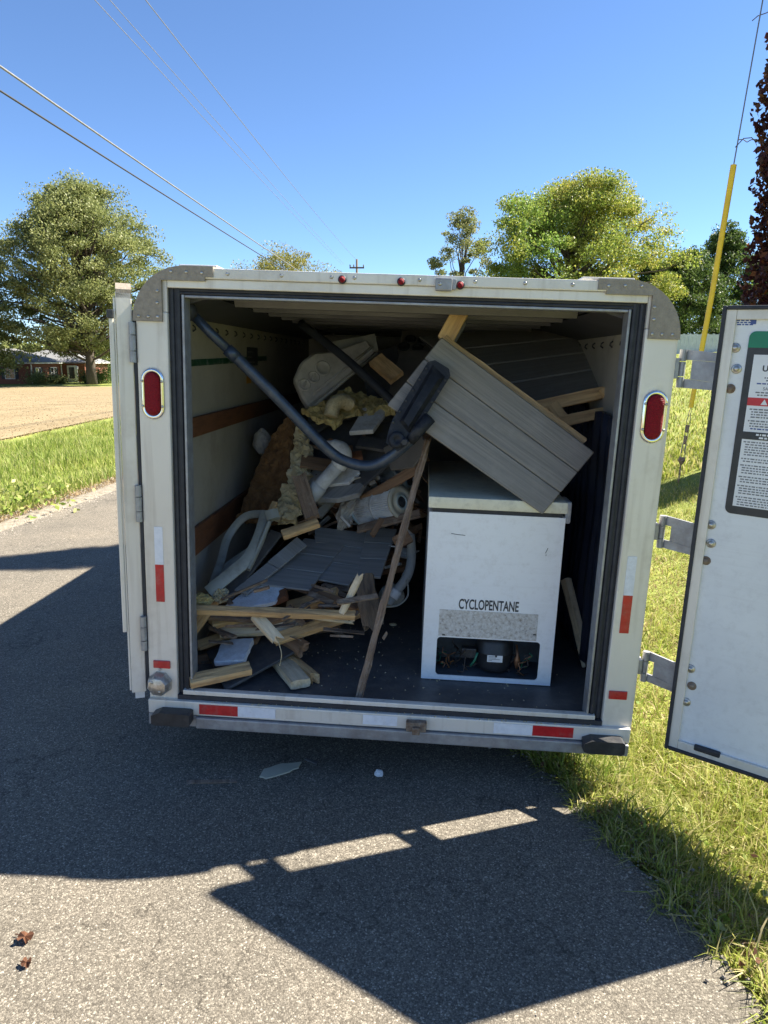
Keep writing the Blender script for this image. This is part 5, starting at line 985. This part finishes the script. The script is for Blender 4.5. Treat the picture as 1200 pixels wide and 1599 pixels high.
Hs(MB().tube([(-44.1, 89.9, HB), (-44.1, 89.9, 1.2)], 0.08, 8), 'downspout', 'trim_white'); Hs(MB().tube([(-43.9, 97.8, HB), (-43.9, 97.8, 1.2)], 0.09, 8), 'porch_post', 'trim_white')
lp_ = tag(empty('yard_lamp', Matrix.Translation((-41.0, 96.0, HB))), 'white lamp post in front of the brick house', 'lamp post'); MB().tube([(-41, 96, HB), (-41, 96, HB + 1.7)], 0.06, 8).build('post', 'trim_white', lp_, Matrix()); MB().lathe([(0.06, 0), (0.16, 0.05), (0.18, 0.35), (0.02, 0.5)], 8, Matrix.Translation((-41, 96, HB + 1.7))).build('lantern', 'trim_white', lp_, Matrix())
# -- trees
def limb_path(a, b, n=6, wob=0.06):
    a, b = np.array(a), np.array(b); L = np.linalg.norm(b - a); P_ = []
    for k in range(n + 1):
        t = k / n; p = a + (b - a) * t; p[2] += 0.10 * L * math.sin(math.pi * t) * 0.6; p += rng.normal(size=3) * L * wob * math.sin(math.pi * t) * 0.5; P_.append(Vector(p))
    return P_
def tree(name, label, base, height, radius, m, leaves, leaf_size, crown0=0.2, cl=0.085, shape=0.75, clumps=130, group='trees along the horizon', trunk_r=None, lean=0, gap=0.0, taper=1.0):
    b = np.array(base, float); root = tag(empty(name, Matrix.Translation(base)), label, 'tree', group)
    zc0 = height * crown0; ch = height - zc0; tr_ = trunk_r or height * 0.02
    mb = MB(); mb.tube([Vector(b + np.array([0, 0, -0.3])), Vector(b + np.array([0, 0, height * .15])), Vector(b + np.array([lean * .4, 0, height * .45])), Vector(b + np.array([lean, 0, height * .86]))], [tr_ * 1.3, tr_, tr_ * .7, tr_ * .12], 8)
    cs = []; k = 0
    while len(cs) < clumps and k < 8000:
        k += 1; u = rng.random() ** 0.85; z = u
        prof = math.sin(math.pi * (0.10 + 0.87 * z ** shape)) ** 0.62
        th = rng.random() * 6.283; lob = 1 + 0.16 * math.sin(3 * th + 5 * z + base[0]) + 0.10 * math.sin(7 * th + 9 * z)
        rr = prof * radius * lob * (rng.random() ** 0.42)
        if rng.random() < gap: continue
        cs.append(b + np.array([rr * math.cos(th) + lean * z, rr * math.sin(th), zc0 + z * ch * (0.97 + .05 * math.sin(4 * th))]))
    cs = np.array(cs)
    for i in range(0, len(cs), 3):
        c = cs[i]; zs = max(0.12 * height, min(0.8 * height, (c[2] - b[2]) * 0.62)); st = b + np.array([lean * zs / height, 0, zs]); L = np.linalg.norm(c - st)
        p = limb_path(st, c, 5); mb.tube(p, [max(0.02, tr_ * 0.42 * (1 - j / 6) * min(1, L / (radius * .9))) for j in range(6)], 5, False)
    mb.build('trunk', 'bark', root, Matrix(), True, fix=False)
    per = leaves // len(cs); s = radius * cl * 2.2
    C = np.repeat(cs, per, axis=0); wgt = rng.uniform(0.5, 1.5, len(cs)).repeat(per)
    dd = rng.normal(size=C.shape); dd /= np.linalg.norm(dd, axis=1)[:, None]; C = C + dd * (rng.random(len(C)) ** 0.45 * 1.75)[:, None] * np.array([s, s, s * 0.6]) * wgt[:, None]
    V_, F_ = leaf_quads(C, leaf_size, 0.5); o = np_mesh('crown', V_, F_, m, root, Matrix()); return root
def gz_(x, y): return float(H(x, y))
def tbase(px, y): x = (px - 600) / 1100 * y * 1.0; return (x, y, gz_(x, y) - 0.05)
def theight(px, py_top, y, base): return wd(px, py_top, y * 1.0).z - base[2]
def T(name, label, px, y, py_top, half_px, m, leaves, ls, **kw):
    r_ = ray(px, py_top); base = (r_.x / r_.y * y, y, 0.0); base = (base[0], y, gz_(base[0], y)); h_ = wd(px, py_top, y).z - base[2]
    return tree(name, label, base, h_, half_px / 1100 * y, m, leaves, ls, **kw)
T('shade_tree', 'large olive-green shade tree standing in front of the brick house', 118, 88, 292, 128, 'leaf_olive', 150000, 0.275, crown0=0.17, clumps=460, cl=0.04, shape=0.85, trunk_r=0.55)
T('shade_tree', 'pale leafy tree at the picture edge left of the brick house', -45, 84, 430, 80, 'leaf_olive', 12000, 0.4, crown0=0.1, clumps=70, cl=0.07)
T('shade_tree', 'airy yellow-green tree far behind the trailer roof', 442, 110, 390, 84, 'leaf_yellow', 30000, 0.27, crown0=0.2, clumps=240, cl=0.045, trunk_r=0.3, shape=1.5)
T('shade_tree', 'slim airy tree left of the big yellowing tree', 722, 75, 326, 54, 'leaf_pale', 17000, 0.22, crown0=0.15, clumps=140, cl=0.05, shape=0.8, trunk_r=0.18)
T('shade_tree', 'big yellowing green tree rising above the trailer roof', 905, 70, 282, 142, 'leaf_mixed', 150000, 0.225, crown0=0.12, clumps=420, cl=0.042, shape=0.95, trunk_r=0.4)
T('shade_tree', 'dark green tree behind the yellow guy-wire guard', 1075, 74, 395, 60, 'leaf_dark', 34000, 0.25, crown0=0.05, clumps=150, cl=0.07, shape=0.7)
T('shade_tree', 'taller dark tree beside the vine-covered pole', 1135, 80, 352, 50, 'leaf_dark', 34000, 0.25, crown0=0.05, clumps=150, cl=0.07, shape=0.62)
T('shade_tree', 'dark tree further right, mostly behind the open door', 1215, 78, 400, 75, 'leaf_dark', 16000, 0.34, crown0=0.05, clumps=110, cl=0.07)
T('shade_tree', 'dark low tree just right of the big yellowing tree', 1022, 82, 405, 50, 'leaf_dark', 14000, 0.32, crown0=0.05, clumps=110, cl=0.07)
for px, y, h_, r_, lb in ((70, 89.0, 1.3, 1.6, 'round green shrub at the corner of the brick house'), (100, 91, 0.9, 1.2, 'low shrub under the sunlit end wall'), (165, 92, 1.8, 2.2, 'dark bush right of the brick house porch'), (190, 95, 2.6, 2.6, 'bush at the far end of the house lawn'), (150, 93, 1.2, 1.5, 'small bush at the foot of the large shade tree')):
    x = (px - 600) / 1100 * y; C = rng.normal(size=(2600, 3)) * np.array([r_ * .45, r_ * .45, h_ * .32]) + np.array([x, y, HB + h_ * .5]); V_, F_ = leaf_quads(C, 0.2); o = np_mesh('shrub', V_, F_, 'leaf_dark' if px > 120 else 'leaf_olive'); tag(o, lb, 'shrub', 'shrubs by the brick house')
sheet('lawn', np.linspace(-90, -14, 80), np.linspace(81, 130, 40), 'turf', 0.02)
# distant wood line on the left
C = np.stack([rng.uniform(-150, -20, 26000), rng.uniform(170, 200, 26000), rng.random(26000) ** 1.3 * 9 - 1.5], 1); C[:, 2] *= 0.7 + 0.3 * np.sin(C[:, 0] * .21) ** 2
V_, F_ = leaf_quads(C, 1.3); tag(np_mesh('treeline', V_, F_, 'leaf_olive'), 'distant band of trees behind the brick house', 'trees', kind='stuff')
# -- white fence on the right
wf = tag(empty('board_fence', Matrix.Translation((26, 61, 0))), 'white upright board fence under the dark trees', 'fence')
for k in range(44):
    px = 1040 + k * 3.1; r_ = ray(px, 534); x = r_.x / r_.y * 61; z0 = wd(px, 549, 61).z; z1 = wd(px, 521 + (1.2 if k % 3 else 0), 61).z
    MB().box(x - 0.078, x + 0.078, 61 + (0.02 if k % 2 else 0), 61.04 + (0.02 if k % 2 else 0), z0 - 0.6, z1).build('board', 'white_fence', wf, Matrix(), fix=False)
MB().box(24.0, 34, 61.07, 61.12, wd(1080, 528, 61).z, wd(1080, 526, 61).z).build('rail', 'white_fence', wf, Matrix()); MB().box(24.0, 34, 61.07, 61.12, wd(1080, 544, 61).z, wd(1080, 542, 61).z).build('rail', 'white_fence', wf, Matrix())
# -- vine-covered pole and guy wire
PX, PY = 4.30, 7.80; pz = gz_(PX, PY)
vp = tag(empty('vine_pole', Matrix.Translation((PX, PY, pz))), 'wooden utility pole overgrown with dark red vine at the picture edge', 'utility pole')
MB().tube([(PX, PY, pz - 0.3), (PX, PY, pz + 11)], [0.17, 0.12], 16).build('pole_shaft', 'pole_wood', vp, Matrix(), True)
n = 30000; z = rng.random(n) ** 1.0 * 8.3; th = rng.random(n) * 6.283
env = np.interp(z, [0, 1.2, 2.4, 3.2, 4.5, 6.5, 8.3], [0.32, 0.40, 0.44, 0.42, 0.36, 0.34, 0.10]); lob = 1 + 0.18 * np.sin(2 * th + z * 2.3) + 0.13 * np.sin(5 * th - z * 5.1) + 0.08 * np.sin(9 * th + z * 13)
rr = env * lob * (0.45 + 0.55 * rng.random(n) ** 0.5)
C = np.stack([PX + rr * np.cos(th), PY + rr * np.sin(th), pz + z], 1); V_, F_ = leaf_quads(C, 0.068, 0.9, 0.75); np_mesh('vine_leaves', V_, F_, 'leaf_vine', vp, Matrix())
mb = MB()
for k in range(14):
    a = random.random() * 6.28; z = random.uniform(1, 8); r0 = float(np.interp(z, [0, 3, 8], [.6, .45, .25])); p = Vector((PX + r0 * math.cos(a), PY + r0 * math.sin(a), pz + z)); pts = [p]
    for j in range(5): pts.append(pts[-1] + Vector((math.cos(a) * .06 + random.uniform(-.03, .03), math.sin(a) * .06, random.uniform(-.10, .05))))
    mb.tube(pts, 0.005, 5)
mb.build('vine_tendrils', 'bark', vp, Matrix(), fix=False)
anc = wd(1056, 768, 7.7); gtop = Vector((PX - 0.1, PY, pz + 10.2)); d_ = (gtop - anc)
gy = tag(empty('guy_wire', Matrix.Translation(anc)), 'steel guy wire with bright yellow guard anchored in the grass', 'guy wire')
pg = lambda py: min((anc + d_ * t for t in np.linspace(0, 1, 900)), key=lambda p: abs((799.5 - 1100 * ((p.z - CAM_H) * CP + p.y * SP) / (p.y * CP - (p.z - CAM_H) * SP)) - py))
MB().tube([pg(638), gtop], 0.0065, 6).build('wire_strand', 'steel_wire', gy, Matrix())
g0, g1 = pg(636), pg(258); gm = g0.lerp(g1, .5) + Vector((0.012, 0, 0)); smooth_angle(MB().tube([g0, g0.lerp(gm, .5), gm, gm.lerp(g1, .5), g1], [0.024, 0.027, 0.028, 0.029, 0.03], 14).build('yellow_guard', 'yellow_guard', gy, Matrix()), 50)
for s in (-1, 1):
    a, b, c, e = pg(640), pg(662), pg(700), pg(722); sv = Vector((0.02 * s, 0, 0)); MB().tube([a + sv * .4, b + sv, pg(690) + sv * .8, c + sv * .7, pg(708) + sv], 0.0035, 6).build('wire_loop', 'steel_wire', gy, Matrix()); MB().tube([pg(692) + sv, pg(716) + sv * 1.2, pg(722) + sv * .2], 0.0035, 6).build('wire_loop', 'steel_wire', gy, Matrix())
for a, b in ((664, 676), (681, 694)):
    MB().tube([pg(a), pg(b)], 0.024, 8, squash=.6).build('clamp', 'rusty', gy, Matrix())
MB().tube([pg(714), pg(718), pg(726)], [0.028, 0.038, 0.014], 10).build('eye_nut', 'rusty', gy, Matrix()); MB().tube([pg(722), anc + Vector((0, 0, -0.2))], 0.009, 8).build('anchor_rod', 'rusty', gy, Matrix())
# -- roadside wires and far pole
WDX, WDY = 0.0618, 0.998
def wpt(X, Z, t, ang=0.0): return Vector((X + WDX * t, WDY * t, Z))
fp_ = tag(empty('utility_pole', Matrix.Translation((-6 + WDX * 61, 61, -0.3))), 'far utility pole with crossarm standing behind the trailer roof', 'utility pole')
pb = wpt(-6, 0, 61); ptop = wd(560, 405, 61).z
MB().tube([(pb.x, pb.y, -0.8), (pb.x, pb.y, ptop)], [0.14, 0.09], 10).build('pole_shaft', 'pole_wood', fp_, Matrix(), True); MB().box(pb.x - .6, pb.x + .6, pb.y - .17, pb.y - .12, ptop - .75, ptop - .63).build('crossarm', 'pole_wood', fp_, Matrix())
for dx in (-.55, .55, -.25): MB().lathe([(.04, 0), (.06, .08), (.04, .2)], 8, Matrix.Translation((pb.x + dx, pb.y - .14, ptop - .63))).build('insulator', 'cable_grey', fp_, Matrix())
def wire(name, Xl, slope, r, m, label, sag, zend):
    Z = -Xl * slope                          # height above the camera
    pts = []
    for k in range(41):
        t = -20 + (61 + 20) * (k / 40.0); z = CAM_H + Z + sag * ((t - 20.5) / 40.5) ** 2 - sag * 0.55
        if zend is not None: z += (zend - (CAM_H + Z + sag * 0.45)) * max(0, (t - 10) / 51) ** 2
        pts.append(wpt(Xl, z, t))
    tag(MB().tube(pts, r, 6, False).build(name, m, None, Matrix(), True), label, 'cable', 'overhead cables along the road')
wire('overhead_cable', -6.0, 1.27, 0.010, 'cable_grey', 'thin overhead wire, the steepest and rightmost of all', 0.5, ptop - .1)
wire('overhead_cable', -7.0, 1.13, 0.008, 'cable_grey', 'thin overhead wire, middle of the three faint ones', 0.5, ptop - .45)
wire('overhead_cable', -7.2, 1.08, 0.008, 'cable_grey', 'thin overhead wire, leftmost of the three faint ones', 0.5, ptop - .45)
wire('overhead_cable', -6.0, 0.69, 0.017, 'cable_grey', 'thick overhead cable, upper of the dark pair', 0.3, None)
wire('overhead_cable', -6.05, 0.635, 0.015, 'cable_dark', 'thick overhead cable, lower of the dark pair', 0.3, None)

# ================================================================== GRASS
def blades(name, X, Y, h, w, m, label, lean=0.55, zoff=0.0):
    n = len(X); Z = H(X, Y) - 0.015 + zoff; th = rng.random(n) * 6.283; ld = rng.random(n) * 6.283; hh = h * rng.uniform(0.45, 1.25, n) if np.isscalar(h) else h * rng.uniform(0.5, 1.2, n)
    lm_ = lean * rng.random(n) ** 0.7 * hh; ww = w * rng.uniform(0.6, 1.3, n); c, s = np.cos(th) * ww / 2, np.sin(th) * ww / 2; lx, ly = np.cos(ld) * lm_, np.sin(ld) * lm_
    V_ = np.empty((n, 6, 3)); base = np.stack([X, Y, Z], 1)
    o1 = np.stack([c, s, np.zeros(n)], 1); m1 = np.stack([lx * .35, ly * .35, hh * .55], 1); m2 = np.stack([lx, ly, hh * (1 - 0.35 * (lm_ / hh))], 1)
    V_[:, 0] = base - o1; V_[:, 1] = base + o1; V_[:, 2] = base + m1 + o1 * .85; V_[:, 3] = base + m1 - o1 * .85; V_[:, 4] = base + m2 + o1 * .12; V_[:, 5] = base + m2 - o1 * .12
    i = np.arange(n)[:, None] * 6; F_ = np.concatenate([i + np.array([0, 1, 2, 3]), i + np.array([3, 2, 4, 5])], 0)
    o = np_mesh(name, V_.reshape(-1, 3), F_, m); tag(o, label, 'grass', kind='stuff'); return o
def edge_off(X, Y, side): return (X - rx(ROAD_R, Y)) if side > 0 else (rx(ROAD_L, Y) - X)
def pn(X, Y, f): return np.sin(X * f + 1.3 * np.sin(Y * f * .7)) * np.sin(Y * f * 1.1 + 2 * np.sin(X * f * .5))
n = 150000; Y = rng.random(n) ** 1.5 * 8.5 + 1.05; X = rx(ROAD_R, Y) + 0.02 + rng.random(n) ** 1.15 * (0.7 + Y * .62)
k_ = (rng.random(n) < np.clip(edge_off(X, Y, 1) * 6 + 0.10 + 0.35 * pn(X, Y, 6), 0, 1)); X, Y = X[k_], Y[k_]
hgt_ = 0.062 + 0.03 * pn(X, Y, 2.1) + 0.02 * pn(X, Y, 5.3) + 0.03 * np.exp(-((Y - 2.6) / .7) ** 2)
blades('verge_grass', X, Y, np.clip(hgt_, .03, .3), 0.0058, 'grass_blade', 'sunlit mown grass on the verge under the open door', 1.1)
n = 900; Y = rng.random(n) ** 1.3 * 3.5 + 1.2; X = rx(ROAD_R, Y) + 0.05 + rng.random(n) * 1.3; blades('tall_grass', X, Y, 0.2, 0.007, 'grass_blade', 'taller loose grass stalks along the road edge', 0.95)
n = 1500; Y = 2.55 + rng.random(n) * 1.0; X = rx(ROAD_R, Y) + rng.normal(size=n) * .05 + .06 + rng.random(n) * .3; blades('tall_grass', X, Y, 0.2, 0.006, 'grass_lush', 'shaded grass tuft under the trailer corner', 0.8)
n = 22000; Y = rng.random(n) ** 1.3 * 4.5 + 1.05; X = rx(ROAD_R, Y) + rng.random(n) ** 1.4 * 1.9; blades('dead_grass', X, Y, 0.06, 0.005, 'straw', 'dry straw thatch along the road edge', 1.4)
n = 60000; Y = 8 + rng.random(n) ** 1.4 * 45; X = rx(ROAD_R, Y) + 0.3 + rng.random(n) * (Y * .55 + 1); blades('verge_grass', X, Y, 0.10, 0.02, 'grass_blade', 'mown grass slope reaching back to the white fence')
n = 130000; Y = 4.0 + rng.random(n) ** 1.6 * 34; X = rx(ROAD_L, Y) - 0.42 - rng.random(n) * (4.6 + 0.1 * Y * 0)
k_ = rng.random(n) < np.clip((rx(ROAD_L, Y) - X - 0.38) * 3 + .1, 0, 1); X, Y = X[k_], Y[k_]
blades('verge_grass', X, Y, np.clip(0.17 + 0.08 * pn(X, Y, 1.6) + 0.05 * pn(X, Y, 4.1), .06, .4), 0.011, 'grass_lush', 'long green grass strip between road and field')
n = 26000; Y = 4.0 + rng.random(n) ** 1.4 * 30; X = rx(ROAD_L, Y) - 0.22 - rng.random(n) ** 1.5 * 0.8; blades('dead_grass', X, Y, 0.09, 0.008, 'straw', 'dry grass fringe beside the gravel shoulder', 1.2)
n = 60000; Y = 8 + rng.random(n) ** 1.5 * 70; X = -8.4 - rng.random(n) ** 1.2 * (Y * .55 + 2); blades('crop_stubble', X, Y, 0.035, 0.03, 'straw', 'tan crop stubble covering the harvested field', 1.2, 0.03)
# broad-leaved weed at the verge
wdp = tag(empty('verge_weed', Matrix.Translation(gd(40, 800))), 'broad-leaved green weed at the road edge on the far left', 'weed')
c = gd(30, 800, -.05); C = rng.normal(size=(500, 3)) * np.array([.3, .4, .08]) + np.array([c.x - .1, c.y, 0.10]); C[:, 2] = np.abs(C[:, 2] - .0); V_, F_ = leaf_quads(C, 0.075, .2, .5); np_mesh('weed_leaves', V_, F_, 'grass_lush', wdp, Matrix())
n = 2600; Y = rng.random(n) ** 1.2 * 2.6 + 1.1; g_ = pn(Y * 2.3, Y * 5.1, 3.1); X = rx(ROAD_R, Y) - 0.02 - 0.10 * rng.random(n) * np.clip(g_ + .35, 0, 1) + 0.03
blades('tall_grass', X, Y, 0.085, 0.0055, 'grass_blade', 'grass tufts creeping over the crumbling road edge', 1.5, 0.02)
n = 260; Y = rng.random(n) ** 1.2 * 3.5 + 1.1; X = rx(ROAD_R, Y) + 0.05 + rng.random(n) * 1.2; C = np.stack([X, Y, H(X, Y) + rng.uniform(.01, .06, n)], 1); C = np.repeat(C, 5, 0) + rng.normal(size=(n * 5, 3)) * np.array([.022, .022, .01]); V_, F_ = leaf_quads(C, .035, -.2, .7); tag(np_mesh('clover', V_, F_, 'grass_lush'), 'low broad-leaved weeds mixed into the verge grass', 'weeds', kind='stuff')
# gravel and leaf litter
n = 11000; Y = 3 + rng.random(n) ** 1.6 * 14; X = rx(ROAD_L, Y) + 0.18 - rng.random(n) * 0.6 + rng.normal(size=n) * .06; Zs = np.maximum(H(X, Y), -.02) + 0.012; s_ = rng.uniform(.006, .02, n)
oct_ = np.array([[1, 0, 0], [-1, 0, 0], [0, 1, 0], [0, -1, 0], [0, 0, .7], [0, 0, -.7]]); of = np.array([[0, 2, 4], [2, 1, 4], [1, 3, 4], [3, 0, 4], [2, 0, 5], [1, 2, 5], [3, 1, 5], [0, 3, 5]])
jit_ = rng.uniform(.6, 1.3, (n, 6, 1)); V_ = (np.stack([X, Y, Zs], 1)[:, None] + oct_[None] * s_[:, None, None] * jit_).reshape(-1, 3); F_ = (np.arange(n)[:, None, None] * 6 + of[None]).reshape(-1, 3)
tag(np_mesh('gravel', V_, F_, 'stone'), 'loose pale gravel along the far road edge', 'gravel', kind='stuff')
n = 700; Y = rng.random(n) ** 1.2 * 3.2 + 1.1; X = rx(ROAD_R, Y) + rng.normal(size=n) * .05 + 0.02; s_ = rng.uniform(.003, .009, n); Zs = np.full(n, .004)
jit_ = rng.uniform(.6, 1.3, (n, 6, 1)); V_ = (np.stack([X, Y, Zs], 1)[:, None] + oct_[None] * s_[:, None, None] * jit_).reshape(-1, 3); F_ = (np.arange(n)[:, None, None] * 6 + of[None]).reshape(-1, 3)
tag(np_mesh('gravel', V_, F_, 'stone'), 'crumbled asphalt grit along the grassy road edge', 'gravel', kind='stuff')
n = 170; Y = rng.random(n) * 2.2 + 1.15; X = rx(ROAD_R, Y) + rng.random(n) ** 1.5 * .8 - .02; C = np.stack([X, Y, H(X, Y) + rng.uniform(.015, .06, n)], 1); V_, F_ = leaf_quads(C, .03, 0, .6); tag(np_mesh('leaf_litter', V_, F_, 'dry_leaf'), 'brown fallen leaves caught in the roadside grass', 'leaves', kind='stuff')
n = 330; X = rng.uniform(-2.2, 1.0, n); Y = rng.uniform(1.25, 3.2, n); s_ = rng.uniform(.0012, .0035, n); Zs = s_ * .5
V_ = (np.stack([X, Y, Zs], 1)[:, None] + oct_[None] * s_[:, None, None]).reshape(-1, 3); F_ = (np.arange(n)[:, None, None] * 6 + of[None]).reshape(-1, 3); tag(np_mesh('road_grit', V_, F_, 'stone'), 'tiny pale grit and crumbs on the asphalt', 'grit', kind='stuff')
